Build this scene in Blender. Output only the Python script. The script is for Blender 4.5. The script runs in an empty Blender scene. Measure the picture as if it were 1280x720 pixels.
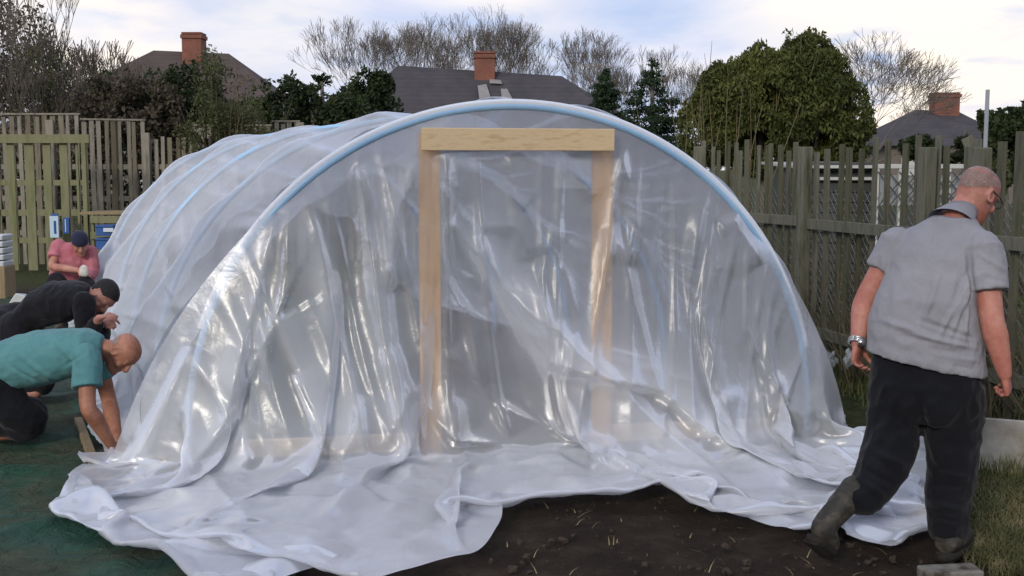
import bpy, bmesh, math, random
import numpy as np
from mathutils import Vector, Matrix, noise as mnoise
R = math.radians
random.seed(7)
scn = bpy.context.scene
col = scn.collection

# ---------------------------------------------------------------- camera
F = 1500.0; HC = 1.68
PITCH = math.atan(150 / F)
cam_d = bpy.data.cameras.new('camera'); cam = bpy.data.objects.new('camera', cam_d); col.objects.link(cam)
cam_d.sensor_width = 36; cam_d.lens = F / 1280 * 36; cam_d.clip_end = 3000
cam.location = (0, 0, HC); cam.rotation_euler = (math.pi / 2 - PITCH, 0, 0)
scn.camera = cam
def ray(px, py):
    cx, cy = (px - 640) / F, -(py - 360) / F
    c, s = math.cos(PITCH), math.sin(PITCH)
    return Vector((cx, c + cy * s, -s + cy * c))
def G(px, py, z=0.0):
    d = ray(px, py); t = (z - HC) / d.z
    return Vector((d.x * t, d.y * t, z))
def at(px, py, Y):
    d = ray(px, py); t = Y / d.y
    return Vector((d.x * t, Y, HC + d.z * t))

# ---------------------------------------------------------------- bookkeeping
def tag(o, label=None, cat=None, group=None, kind=None):
    if label: o['label'] = label
    if cat: o['category'] = cat
    if group: o['group'] = group
    if kind: o['kind'] = kind
    return o
def empty(name, loc=(0, 0, 0), rz=0):
    o = bpy.data.objects.new(name, None); col.objects.link(o); o.location = loc; o.rotation_euler.z = rz
    o.empty_display_size = .1
    return o
def link_mesh(name, me, mat, parent=None, smooth=False):
    if smooth:
        me.polygons.foreach_set('use_smooth', [True] * len(me.polygons))
    o = bpy.data.objects.new(name, me); col.objects.link(o)
    if mat: me.materials.append(mat)
    if parent: o.parent = parent
    return o
class MB:
    """mesh builder: verts and faces of one mesh"""
    def __init__(s): s.v = []; s.f = []
    def box(s, c, size, rot=None, taper=0.0, jit=0.0):
        hx, hy, hz = size[0] / 2, size[1] / 2, size[2] / 2; n = len(s.v); c = Vector(c)
        for z in (-1, 1):
            k = 1 - taper if z > 0 else 1
            for x, y in ((-1, -1), (1, -1), (1, 1), (-1, 1)):
                p = Vector((x * hx * k, y * hy * k, z * hz))
                if jit: p += Vector((random.uniform(-jit, jit), random.uniform(-jit, jit), random.uniform(-jit, jit)))
                if rot is not None: p = rot @ p
                s.v.append(c + p)
        for q in ((0, 3, 2, 1), (4, 5, 6, 7), (0, 1, 5, 4), (1, 2, 6, 5), (2, 3, 7, 6), (3, 0, 4, 7)):
            s.f.append([n + i for i in q])
        return s
    def beam(s, a, b, w, h, up=(0, 0, 1)):
        a, b = Vector(a), Vector(b); d = (b - a); L = d.length; d.normalize()
        up = Vector(up)
        if abs(d.dot(up)) > .98: up = Vector((0, 1, 0))
        x = d.cross(up).normalized(); y = x.cross(d)
        M = Matrix((x, y, d)).transposed()
        return s.box((a + b) / 2, (w, h, L), M)
    def tube(s, pts, rad, n=8, cap=True):
        pts = [Vector(p) for p in pts]; base = len(s.v)
        if not hasattr(rad, '__len__'): rad = [rad] * len(pts)
        pu = None
        for i, p in enumerate(pts):
            t = (pts[min(i + 1, len(pts) - 1)] - pts[max(i - 1, 0)]).normalized()
            if pu is None:
                pu = t.orthogonal().normalized()
            pu = (pu - t * pu.dot(t)).normalized(); w = t.cross(pu)
            for k in range(n):
                a = 2 * math.pi * k / n
                s.v.append(p + (pu * math.cos(a) + w * math.sin(a)) * rad[i])
        for i in range(len(pts) - 1):
            for k in range(n):
                a = base + i * n + k; b = base + i * n + (k + 1) % n
                s.f.append((a, b, b + n, a + n))
        if cap:
            s.f.append([base + k for k in range(n)][::-1]); e = base + (len(pts) - 1) * n
            s.f.append([e + k for k in range(n)])
        return s
    def quad(s, *p):
        n = len(s.v); s.v += [Vector(q) for q in p]; s.f.append(list(range(n, n + len(p)))); return s
    def mesh(s, name):
        me = bpy.data.meshes.new(name); me.from_pydata([tuple(v) for v in s.v], [], s.f); me.update(); return me
    def build(s, name, mat, parent=None, bevel=0, smooth=False):
        me = s.mesh(name)
        if bevel:
            bm = bmesh.new(); bm.from_mesh(me)
            bmesh.ops.bevel(bm, geom=list(bm.edges), offset=bevel, segments=1, affect='EDGES')
            bm.to_mesh(me); bm.free()
        return link_mesh(name, me, mat, parent, smooth)

# ---------------------------------------------------------------- materials
def srgb(*c):
    return tuple(((x / 255) / 12.92 if x / 255 < .04045 else ((x / 255 + .055) / 1.055) ** 2.4) for x in c) + (1,)
class NT:
    def __init__(s, nt): s.nt = nt
    def n(s, typ, ins=None, **kw):
        nd = s.nt.nodes.new(typ)
        for k, v in kw.items(): setattr(nd, k, v)
        for k, v in (ins or {}).items():
            sock = nd.inputs[k]
            if isinstance(v, bpy.types.NodeSocket): s.nt.links.new(v, sock)
            else: sock.default_value = v
        return nd
    def ramp(s, fac, stops, interp='LINEAR'):
        r = s.nt.nodes.new('ShaderNodeValToRGB'); s.nt.links.new(fac, r.inputs[0]); cr = r.color_ramp; cr.interpolation = interp
        while len(cr.elements) < len(stops): cr.elements.new(.5)
        for e, (p, c) in zip(cr.elements, stops):
            e.position = p; e.color = c if hasattr(c, '__len__') else (c, c, c, 1)
        return r.outputs[0]
    def math(s, op, a, b=0.0, clamp=False):
        m = s.n('ShaderNodeMath', {0: a, 1: b}, operation=op, use_clamp=clamp); return m.outputs[0]
    def mix(s, fac, a, b, mode='MIX'):
        m = s.nt.nodes.new('ShaderNodeMix'); m.data_type = 'RGBA'; m.blend_type = mode
        for i, v in ((0, fac), (6, a), (7, b)):
            if isinstance(v, bpy.types.NodeSocket): s.nt.links.new(v, m.inputs[i])
            else: m.inputs[i].default_value = v
        return m.outputs[2]
def newmat(name):
    m = bpy.data.materials.new(name); m.use_nodes = True; m.node_tree.nodes.clear(); t = NT(m.node_tree)
    out = t.n('ShaderNodeOutputMaterial'); return m, t, out
def coords(t, scale=(1, 1, 1), world=True):
    src = t.n('ShaderNodeNewGeometry').outputs['Position'] if world else t.n('ShaderNodeTexCoord').outputs['Object']
    return t.n('ShaderNodeMapping', {'Vector': src, 'Scale': scale}).outputs[0]
def noise(t, vec, scale, detail=4, rough=.55, dist=0.0):
    return t.n('ShaderNodeTexNoise', {'Vector': vec, 'Scale': scale, 'Detail': detail, 'Roughness': rough, 'Distortion': dist}).outputs['Fac']
def pmat(name, c1, c2=None, scale=6, stretch=(1, 1, 1), rough=.75, bump=.2, bscale=40, bdist=.01, spec=.3, rnd=.0, c3=None, world=False, sheen=0, sss=0, metallic=0, ramp=(.3, .7), island=0):
    """principled surface: noise blend of two or three colours + fine bump; rnd = value change per object"""
    m, t, out = newmat(name); v = coords(t, stretch, world)
    c2 = c2 or tuple(x * .8 for x in c1[:3]) + (1,)
    f = noise(t, v, scale, 5, .6)
    stops = [(ramp[0], c1), (ramp[1], c2)] if not c3 else [(ramp[0], c1), ((ramp[0] + ramp[1]) / 2, c2), (ramp[1], c3)]
    c = t.ramp(f, stops)
    if rnd:
        ri = t.n('ShaderNodeObjectInfo').outputs['Random']
        k = t.math('ADD', t.math('MULTIPLY', ri, 2 * rnd), 1 - rnd)
        c = t.n('ShaderNodeHueSaturation', {'Color': c, 'Value': k}).outputs[0]
    if island:
        ii = t.n('ShaderNodeNewGeometry').outputs['Random Per Island']
        c = t.n('ShaderNodeHueSaturation', {'Color': c, 'Value': t.math('ADD', t.math('MULTIPLY', ii, 2 * island), 1 - island), 'Saturation': t.math('ADD', t.math('MULTIPLY', ii, -.5), 1.2)}).outputs[0]
    b = t.n('ShaderNodeBump', {'Height': noise(t, v, bscale, 6, .65), 'Strength': bump, 'Distance': bdist})
    p = t.n('ShaderNodeBsdfPrincipled', {'Base Color': c, 'Roughness': rough, 'Normal': b.outputs[0], 'Specular IOR Level': spec, 'Metallic': metallic, 'Sheen Weight': sheen, 'Subsurface Weight': sss, 'Subsurface Scale': .02})
    m.node_tree.links.new(p.outputs[0], out.inputs[0]); return m
# ---------------------------------------------------------------- polytunnel geometry
FL, FR = G(237, 588), G(1008, 552)
C0 = (FL + FR) / 2; RAD = (FR - FL).length / 2; HB = 2.03 - RAD; LH = math.pi * RAD + 2 * HB
LAT0 = (FR - FL).normalized()
C5 = Vector((-2.60, 13.3, 0)); LAT5 = Vector((math.cos(R(17)), math.sin(R(17)), 0))
NH = 5
def axis_pt(f):
    """centre and lateral direction of the tunnel at fraction f (0 front .. 1 back)"""
    c = C0.lerp(C5, f); l = LAT0.lerp(LAT5, max(0, f)).normalized(); return c, l
def prof(s, r=1.0):
    """hoop outline by arc length: short upright legs under a half circle"""
    if s < HB: return -RAD * r, s
    if s > LH - HB: return RAD * r, LH - s
    a = (s - HB) / RAD; return -math.cos(a) * RAD * r, HB + math.sin(a) * RAD * r
def hoop_s(f, s, r=1.0, flare=0.0):
    c, l = axis_pt(f); x, z = prof(s, r)
    k = max(0, 1 - s / 1.45) ** 1.3 if s < LH / 2 else -max(0, 1 - (LH - s) / 1.2) ** 1.3 * .62
    return c + l * (x - k * flare) + Vector((0, 0, z))
def hoop_pt(f, a, r=1.0): return hoop_s(f, a / math.pi * LH, r)
FWD = Vector((LAT0.y, -LAT0.x, 0))       # towards the photographer, square to the front hoop

def pbd(P, W, rest, steps, iters, gravity, ground=0.030, bend=.15, damp=.985, drag=None, dt=1 / 60., seed=1, fric=.6, hook=None):
    """position based cloth on a grid: P (n,m,3), W inverse masses (n,m), rest: dict of rest lengths"""
    P = P.astype(np.float32); W = W.astype(np.float32); V = np.zeros_like(P); g = np.array(gravity, np.float32)
    n, m = W.shape
    gr = ground + .016 * np.abs(np.random.RandomState(seed).normal(size=(n // 5 + 2, m // 5 + 2))); gr = np.repeat(np.repeat(gr, 5, 0), 5, 1)[:n, :m]; ground = gr
    def con(a, b, L, k):
        d = P[b] - P[a]; ln = np.sqrt((d * d).sum(-1)) + 1e-9; wa, wb = W[a], W[b]; ws = wa + wb + 1e-9
        c = (k * (ln - L) / ln / ws)[..., None] * d
        P[a] += c * wa[..., None]; P[b] -= c * wb[..., None]
    def conu(a, b, L, k):      # bending: only pushes apart
        d = P[b] - P[a]; ln = np.sqrt((d * d).sum(-1)) + 1e-9; wa, wb = W[a], W[b]; ws = wa + wb + 1e-9
        c = (k * np.minimum(ln - L, 0) / ln / ws)[..., None] * d
        P[a] += c * wa[..., None]; P[b] -= c * wb[..., None]
    S = []
    for par in (0, 1):
        for q in (0,):
            i1 = slice(par, n - 1, 2); i2 = slice(par + 1, n, 2)
            S.append(((i1, slice(None)), (i2, slice(None)), rest['u'], 1.0, con))
            j1 = slice(par, m - 1, 2); j2 = slice(par + 1, m, 2)
            S.append(((slice(None), j1), (slice(None), j2), rest['v'], 1.0, con))
    dd = math.hypot(rest['u'], rest['v'])
    for par in (0, 1):
        i1 = slice(par, n - 1, 2); i2 = slice(par + 1, n, 2)
        S.append(((i1, slice(0, m - 1)), (i2, slice(1, m)), dd, .45, con))
        S.append(((i1, slice(1, m)), (i2, slice(0, m - 1)), dd, .45, con))
    for st in (0, 1, 2, 3):
        i1 = slice(st, n - 2, 4); i2 = slice(st + 2, n, 4)
        S.append(((i1, slice(None)), (i2, slice(None)), rest['u'] * 2, bend, conu))
        j1 = slice(st, m - 2, 4); j2 = slice(st + 2, m, 4)
        S.append(((slice(None), j1), (slice(None), j2), rest['v'] * 2, bend, conu))
    free = (W > 0)[..., None]
    for k in range(steps):
        V = (V + g * dt) * damp
        Q = P.copy(); P += V * dt * free
        if hook: hook(k, P)
        for it in range(iters):
            for a, b, L, kk, fn in S: fn(a, b, L, kk)
            low = P[..., 2] < ground
            P[..., 2] = np.where(low & (W > 0), ground, P[..., 2])
        V = (P - Q) / dt
        sp = np.sqrt((V * V).sum(-1, keepdims=True)) + 1e-9; V *= np.minimum(1, 6.0 / sp)
        on = (P[..., 2] < ground + .004) & (W > 0)
        V[..., :2] *= np.where(on, 1 - fric, 1)[..., None]
        V *= free
    return P
def refine(P):
    n, m = P.shape[:2]; Q = np.zeros((2 * n - 1, 2 * m - 1, 3), np.float32)
    Q[::2, ::2] = P; Q[1::2, ::2] = (P[1:] + P[:-1]) / 2; Q[:, 1::2] = (Q[:, 2::2] + Q[:, :-2:2]) / 2
    return Q

def grid_mesh(Ps, name):
    vs, fs, base = [], [], 0
    for P in Ps:
        n, m = P.shape[:2]; vs.append(P.reshape(-1, 3))
        idx = np.arange(n * m).reshape(n, m) + base
        fs.append(np.stack([idx[:-1, :-1], idx[1:, :-1], idx[1:, 1:], idx[:-1, 1:]], -1).reshape(-1, 4)); base += n * m
    V = np.concatenate(vs); Fc = np.concatenate(fs)
    me = bpy.data.meshes.new(name); me.vertices.add(len(V)); me.vertices.foreach_set('co', V.astype(np.float32).ravel())
    me.loops.add(len(Fc) * 4); me.loops.foreach_set('vertex_index', Fc.ravel().astype(np.int32))
    me.polygons.add(len(Fc)); me.polygons.foreach_set('loop_start', np.arange(0, len(Fc) * 4, 4, dtype=np.int32))
    me.update(calc_edges=True); me.validate(); return me

# ---- front end of the sheet: falls from the front hoop, bunched, and lies on the ground in front
def front_curtain():
    ext = .45; arc = LH; Ltot = arc + 2 * ext; n = 105; m = 46; L = 3.12
    du = Ltot / (n - 1); dv = L / (m - 1)
    rng = np.random.RandomState(5)
    P = np.zeros((n, m, 3)); W = np.ones((n, m))
    fold = np.interp(np.arange(n), np.arange(0, n + 5, 5), rng.uniform(-1, 1, len(range(0, n + 5, 5))))
    for i in range(n):
        s = i * du - ext
        if s < 0: top = hoop_s(0, 0, 1.012, .40) + LAT0 * s * .8
        elif s > arc: top = hoop_s(0, arc, 1.012, .40) + LAT0 * (s - arc) * .8
        else: top = hoop_s(0, s, 1.02, .40)
        z0 = top.z
        u = i / (n - 1) * 2 - 1
        for j in range(m):
            d = j * dv
            if d < z0: p = Vector((top.x, top.y, z0 - d)); q = 0
            else: p = Vector((top.x, top.y, 0)); q = d - z0
            spread = .5 * u * min(1, d / 1.5)
            p = p + FWD * (q * .92 + .05 * min(d, .5) * 2 + .09 * fold[i] * min(1, d * 2) ) + LAT0 * (spread * (.35 + .2 * min(1, q)))
            p.z = max(p.z, .006 + .02 * abs(fold[i]))
            P[i, j] = p
        W[i, 0] = 0 if 0 < s < arc else 1
    beam = []
    # clamped between the header board and the posts
    for i in range(n):
        s = i * du - ext; x, z = prof(s) if 0 < s < arc else (9, 0)
        if abs(x - BEAMX) < .56:
            j = int(round((z - 1.80) / dv)); 
            if j >= 1:
                pt = axis_pt(0)[0] + LAT0 * x + FWD * .035; P[i, j] = (pt.x, pt.y, 1.80); W[i, j] = 0
    pulls = []
    def hook(k, Pc):
        if k < 165:
            for (i, j, tgt, st) in pulls: Pc[i, j] += (np.array(tgt) - Pc[i, j]) * st
    def idx(s, d): return (int(round((s + ext) / du)), int(round(d / dv)))
    for s, d, tgt, st in SHEET_PULLS:
        i, j = idx(s, d); pulls.append((max(0, min(n - 1, i)), max(0, min(m - 1, j)), tgt, st))
    for (s, tg) in CONTACT:
        for off in (0,):
            tp = np.array(tg); tv = Vector(tg); d = (hoop_s(0, min(max(s, 0.0), arc), 1.02, .40) - tv).length * 1.03 + .02
            i, j = idx(s, d); pulls.append((max(0, min(n - 1, i)), max(1, min(m - 1, j)), tuple(tg), .45))
    P = pbd(P, W, {'u': du, 'v': dv}, 170, 6, (0, 0, -9.8), bend=.25, hook=hook)
    P = refine(P); W2 = np.ones(P.shape[:2]); W2[::2, ::2] = W; W2[:, 0] = np.where(P[:, 0, 2] > .06, 0, 1)
    P += rng.uniform(-.002, .002, P.shape) * (W2[..., None] > 0)
    P = pbd(P, W2, {'u': du / 2, 'v': dv / 2}, 50, 9, (0, 0, -9.8), bend=.2)
    return P
BEAMX = 0.0
# where the loose hem lies: (arc position, picture point on the ground)
HEM = [(-.45, (300, 716)), (.4, (400, 736)), (1.1, (510, 745)), (1.75, (583, 716)), (2.15, (594, 642)), (2.7, (645, 618)), (3.3, (760, 613)), (3.8, (850, 622)), (4.4, (925, 640)), (5.0, (985, 660)), (5.6, (1020, 668)), (6.58, (1085, 672))]
SHEET_PULLS = [(s, 3.12, tuple(G(*p)), .45) for s, p in HEM]
SHEET_PULLS += [(-.45, .75, tuple(G(92, 603)), .6), (-.45, 1.5, tuple(G(142, 657)), .6), (-.45, 2.3, tuple(G(215, 694)), .6), (6.58, .7, tuple(G(1112, 572)), .3), (6.58, 1.5, tuple(G(1152, 632)), .6), (6.58, 2.3, tuple(G(1135, 655)), .6)]
# where the hanging film meets the ground, well in front of the hoop; some points are held up as peaks
def GP(px, py, z=.03): q = G(px, py); return (q.x, q.y, z)
CONTACT = [(.15, GP(165, 605)), (.6, GP(205, 640, .10)), (.95, GP(285, 655)), (1.35, GP(345, 632, .22)), (1.7, GP(420, 655)), (2.05, GP(455, 610, .20)), (2.35, GP(535, 612, .05)), (2.75, GP(640, 602)), (3.15, GP(735, 598, .05)),
           (3.45, GP(830, 596, .12)), (3.75, GP(905, 610, .08)), (4.1, GP(940, 628, .16)), (4.45, GP(975, 640, .04)), (4.8, GP(985, 600, .22)), (5.2, GP(1025, 630)), (5.55, GP(1048, 600, .12)), (5.95, GP(1060, 575))]
def roof_sheet():
    ext = .12; arc = LH; Ltot = arc + 2 * ext; n = 105; m = 91
    du = Ltot / (n - 1); rng = np.random.RandomState(11)
    f1 = 1.11
    Lax = (C5 - C0).length * f1; dv = Lax / (m - 1)
    P = np.zeros((n, m, 3)); W = np.ones((n, m))
    hoopj = [int(round((k / (NH - 1)) / f1 * (m - 1))) for k in range(NH)]
    for j in range(m):
        f = j / (m - 1) * f1; fl_ = .26 + .14 * max(0, 1 - f * 5)
        c, l = axis_pt(min(f, 1.0)); back = Vector((0, 0, 0))
        if f > 1: back = (C5 - C0).normalized() * (f - 1) * (C5 - C0).length; 
        for i in range(n):
            s = i * du - ext
            if s < 0: p = hoop_s(min(f, 1), 0, 1.02, fl_) + l * s * .8
            elif s > arc: p = hoop_s(min(f, 1), arc, 1.02, fl_) + l * (s - arc)
            else: p = hoop_s(min(f, 1.0), s, 1.02, fl_)
            if W[i, j]: p = p + (p - c - Vector((0, 0, .4))).normalized() * .022 * math.sin(s * 9 + f * 34 + 2.5 * mnoise.noise(Vector((s, f * 6, 0)))) 
            P[i, j] = p + back
            if j in hoopj and .45 < s < arc - .45: W[i, j] = 0
    P[..., :][W > 0] += rng.uniform(-.012, .012, P.shape)[W > 0]
    # the film is dragged a little askew over each hoop, so it creases between them
    P = pbd(P, W, {'u': du * 1.012, 'v': dv * 1.005}, 90, 6, (0, 0, -1.5), bend=.3)
    P = refine(P); W2 = np.ones(P.shape[:2]); W2[::2, ::2] = W
    for j in hoopj: W2[30:-30, 2 * j] = 0
    P = pbd(P, W2, {'u': du / 2 * 1.012, 'v': dv / 2 * 1.005}, 40, 8, (0, 0, -1.5), bend=.25)
    return P

def film_material():
    m, t, out = newmat('polythene film')
    v = coords(t)
    # creases: flat facets meeting in sharp ridges at two sizes, plus finer crinkle
    wv = t.n('ShaderNodeVectorMath', {0: v, 1: t.n('ShaderNodeVectorMath', {0: t.n('ShaderNodeTexNoise', {'Vector': v, 'Scale': 1.3, 'Detail': 2}).outputs['Color'], 1: (.45, .45, .45)}, operation='MULTIPLY').outputs[0]}, operation='ADD').outputs[0]
    def facets(scale, rot, st):
        mp = t.n('ShaderNodeMapping', {'Vector': wv, 'Rotation': rot, 'Scale': st}).outputs[0]
        return t.n('ShaderNodeTexVoronoi', {'Vector': mp, 'Scale': scale}, feature='DISTANCE_TO_EDGE').outputs['Distance']
    fa = facets(2.3, (.2, .5, .3), (1, 1, .38)); fb = facets(4.6, (.4, -.7, .9), (1, .5, 1)); fc = facets(11, (.9, .2, .1), (1, 1, .6))
    n1 = noise(t, v, 6, 3, .5, .7); r1 = t.math('ABSOLUTE', t.math('SUBTRACT', n1, .5))
    st = noise(t, t.n('ShaderNodeMapping', {'Vector': v, 'Rotation': (0, 0, -.35), 'Scale': (7.5, .9, 7.5)}).outputs[0], 1.3, 4, .55, .4)
    h = t.math('ADD', t.math('MULTIPLY', fa, 1.0), t.math('MULTIPLY', fb, .30)); h = t.math('ADD', h, t.math('MULTIPLY', fc, .05)); h = t.math('ADD', h, t.math('MULTIPLY', r1, -.3)); h = t.math('ADD', h, t.math('MULTIPLY', st, .8))
    b = t.n('ShaderNodeBump', {'Height': h, 'Strength': .16, 'Distance': .04}).outputs[0]
    lw = t.n('ShaderNodeLayerWeight', {'Blend': .35, 'Normal': b}).outputs['Facing']
    milk = t.ramp(noise(t, v, 2.0, 4, .6), [(.3, .0), (.75, .12)])
    fac = t.math('ADD', t.math('MULTIPLY', t.math('POWER', lw, 1.6), .68), .26, True)
    fac = t.math('ADD', fac, milk, True)
    # film grows whiter and more opaque towards the ground, most where it lies doubled
    z = t.n('ShaderNodeSeparateXYZ', {0: t.n('ShaderNodeNewGeometry').outputs['Position']}).outputs[2]
    low = t.ramp(t.math('MULTIPLY', z, 1.0), [(.0, .22), (.12, .20), (.45, .09), (.95, 0.0)])
    fac = t.math('ADD', fac, low, True)
    fac = t.math('ADD', fac, t.math('MULTIPLY', t.n('ShaderNodeAttribute', attribute_name='crease_white').outputs['Fac'], .30), True)  # brightness of the big creases put into the film's opacity
    dif = t.n('ShaderNodeBsdfDiffuse', {'Color': (.90, .92, .95, 1), 'Normal': b}).outputs[0]
    trl = t.n('ShaderNodeBsdfTranslucent', {'Color': (.90, .92, .96, 1), 'Normal': b}).outputs[0]
    body = t.n('ShaderNodeMixShader', {0: .42, 1: dif, 2: trl}).outputs[0]
    tr = t.n('ShaderNodeBsdfTransparent', {'Color': (.90, .91, .94, 1)}).outputs[0]
    mx = t.n('ShaderNodeMixShader', {0: fac, 1: tr, 2: body}).outputs[0]
    gl = t.n('ShaderNodeBsdfGlossy', {'Color': (1, 1, 1, 1), 'Roughness': .30, 'Normal': b}).outputs[0]
    fr = t.n('ShaderNodeFresnel', {'IOR': 1.55, 'Normal': b}).outputs[0]
    fr = t.math('MINIMUM', t.math('MULTIPLY', fr, 1.05), .42)
    mx = t.n('ShaderNodeMixShader', {0: fr, 1: mx, 2: gl}).outputs[0]
    m.node_tree.links.new(mx, out.inputs[0]); return m
FILM = film_material()
WOODH = pmat('sawn pine board', (.74, .53, .28, 1), (.82, .62, .36, 1), scale=3, stretch=(1.2, 14, 14), rough=.6, bump=.1, c3=(.66, .44, .21, 1))
WOOD = pmat('sawn pine', (.82, .42, .11, 1), (.90, .52, .17, 1), scale=3, stretch=(14, 14, 1.2), rough=.6, bump=.1, c3=(.62, .32, .09, 1), rnd=.03)
PIPE = pmat('blue water pipe', (.30, .52, .74, 1), (.38, .60, .80, 1), scale=4, rough=.35, bump=.03, spec=.5)
TAPE = pmat('white hoop tape', (.76, .81, .87, 1), (.82, .86, .90, 1), scale=9, rough=.4, bump=.08)

# big creases of the front end: (picture polyline, height, width on the steep side, width on the gentle side)
CREASES = [
 ([(592,283),(647,285),(659,323)], .030, 7, 26), ([(561,274),(602,331),(630,380),(683,453),(821,487),(905,560),(990,610)], .055, 9, 42), ([(590,287),(618,348),(667,400),(700,412)], .030, 6, 20),
 ([(655,339),(683,400),(720,440),(790,500),(850,560),(930,625)], .050, -9, 50), ([(691,274),(675,347),(683,400)], .025, 6, 18), ([(777,193),(793,283),(780,330)], .025, 6, 18),
 ([(767,283),(789,364),(801,412),(817,487)], .035, -8, 30), ([(840,201),(841,412),(832,490),(815,560)], .035, 6, 26), ([(895,283),(876,396),(895,490),(872,575)], .035, 6, 30), ([(895,283),(919,278),(950,330)], .03, -6, 22),
 ([(929,295),(929,412),(950,460),(1005,550)], .035, 7, 34), ([(557,189),(557,315),(586,412),(600,480)], .030, 6, 22), ([(525,197),(496,262),(484,364),(490,430),(505,520),(522,600)], .045, -8, 34),
 ([(634,189),(643,246),(657,260)], .022, 5, 16), ([(708,201),(740,250)], .020, 5, 18), ([(384,244),(405,327),(412,368),(440,480),(462,590)], .040, -7, 30), ([(446,206),(474,275),(484,361)], .035, 7, 26),
 ([(363,254),(353,368),(335,440),(345,397)], .025, 6, 20), ([(346,268),(322,368),(300,450),(285,520),(232,600)], .050, -9, 44), ([(295,500),(345,397),(378,470),(425,580)], .045, 8, 36), ([(303,430),(298,520),(312,575),(290,610)], .04, -7, 24),
 ([(369,465),(418,574)], .03, 6, 22), ([(454,491),(430,566),(428,610)], .035, 7, 24), ([(491,432),(511,489),(475,566)], .03, -7, 26), ([(527,500),(564,550),(590,585)], .03, 6, 24), ([(895,489),(921,575)], .03, 6, 22),
 ([(570,497),(569,554),(667,569),(764,566)], .035, 6, 26), ([(618,501),(683,534),(760,558)], .030, -6, 26), ([(700,330),(720,400),(700,470)], .02, 6, 22), ([(560,440),(600,480),(640,545)], .03, 6, 24),
 ([(240,430),(205,500),(160,590)], .04, 8, 40), ([(960,470),(1010,545)], .03, 7, 28), ([(400,560),(345,600),(300,640),(235,655)], .035, 8, 34), ([(250,590),(310,650),(420,672)], .03, 7, 30)]
def crease(P):
    Q = P.reshape(-1, 3).astype(float); c_, s_ = math.cos(PITCH), math.sin(PITCH); z = Q[:, 2] - HC
    dep = Q[:, 1] * c_ - z * s_; px = 640 + F * Q[:, 0] / dep; py = 360 - F * (Q[:, 1] * s_ + z * c_) / dep
    D = np.zeros(len(Q)); WHITEN = np.zeros(len(Q))
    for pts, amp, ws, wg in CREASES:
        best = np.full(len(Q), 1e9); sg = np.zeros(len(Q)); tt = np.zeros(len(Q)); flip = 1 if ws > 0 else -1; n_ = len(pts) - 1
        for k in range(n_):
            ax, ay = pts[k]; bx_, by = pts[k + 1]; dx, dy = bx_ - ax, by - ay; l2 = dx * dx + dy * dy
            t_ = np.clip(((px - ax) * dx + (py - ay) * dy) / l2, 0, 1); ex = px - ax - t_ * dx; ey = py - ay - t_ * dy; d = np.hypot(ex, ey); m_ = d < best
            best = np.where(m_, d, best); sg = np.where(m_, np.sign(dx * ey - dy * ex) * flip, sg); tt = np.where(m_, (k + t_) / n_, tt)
        w = np.where(sg > 0, abs(ws), wg); WHITEN += (amp >= .04) * np.exp(-(best / (w * .9)) ** 2) * (amp / .055) * np.clip(np.sin(np.pi * tt) * 2.5, 0, 1); D += 1.35 * amp * np.exp(-best / w) * np.clip(np.sin(np.pi * tt) * 2.5, .0, 1) ** .7
    fade = np.clip(Q[:, 2] / .10, .15, 1) * np.clip((hoop_top(Q) - Q[:, 2]) / .25, 0, 1)
    Q[:, :2] += (D * fade)[:, None] * np.array([FWD.x, FWD.y]); Q[:, 2] += D * .9 * np.clip(1 - Q[:, 2] / .2, 0, 1)
    return Q.reshape(P.shape), np.clip(WHITEN, 0, 1)
def hoop_top(Q):
    x = (Q[:, 0] - C0.x) * LAT0.x + (Q[:, 1] - C0.y) * LAT0.y
    # the film is pinned at the hoop: no crease right at the edge
    r_ = np.clip(1 - (x / (RAD * 1.22)) ** 2, 0, 1); return HB + RAD * np.sqrt(r_)
RP = roof_sheet(); CP = front_curtain()
RP = refine(RP)
def wrinkle_roof(P):
    n, m = P.shape[:2]; out = P.copy(); e = np.zeros((n, m))
    for i in range(0, n):
        s = i / (n - 1) * LH
        for j in range(m):
            f = j / (m - 1) * 1.11 * (NH - 1); ph = abs(math.sin(math.pi * f)) ** .5          # none on the hoops themselves
            q = Vector((s * 5.2 + f * 1.5, f * 1.05 - s * .35, 3.3)); a = 1 - min(1, abs(mnoise.noise(q)) * 5)
            q2 = Vector((s * 2.1 - f * 1.2, f * .8, 8.3)); a2 = 1 - min(1, abs(mnoise.noise(q2)) * 6)
            e[i, j] = ph * (.020 * a + .032 * a2)
    cen = np.array([tuple(axis_pt(min(1, j / (m - 1) * 1.11))[0] + Vector((0, 0, .4))) for j in range(m)])
    d = P - cen[None]; d /= np.linalg.norm(d, axis=2)[..., None]; e[:, :4] = 0
    return out + d * e[..., None]
RP = wrinkle_roof(RP)
CP = refine(CP)
def relax(P, it):
    """the film is taut: small ripples pull out, broad folds stay"""
    for _ in range(it):
        A_ = P.copy(); A_[1:-1, 1:-1] = (P[:-2, 1:-1] + P[2:, 1:-1] + P[1:-1, :-2] + P[1:-1, 2:]) / 4; A_[1:-1, -1] = (P[:-2, -1] + P[2:, -1]) / 2
        P = A_
    return P
sm = relax(CP, 46); hi = np.clip((CP[..., 2] - .06) / .25, 0, 1)[..., None]; CP = sm * hi + relax(CP, 5) * (1 - hi)
def ridge1(x, seed): return 1 - min(1, abs(mnoise.noise(Vector((x, seed, .5)))) * 4)
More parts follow.
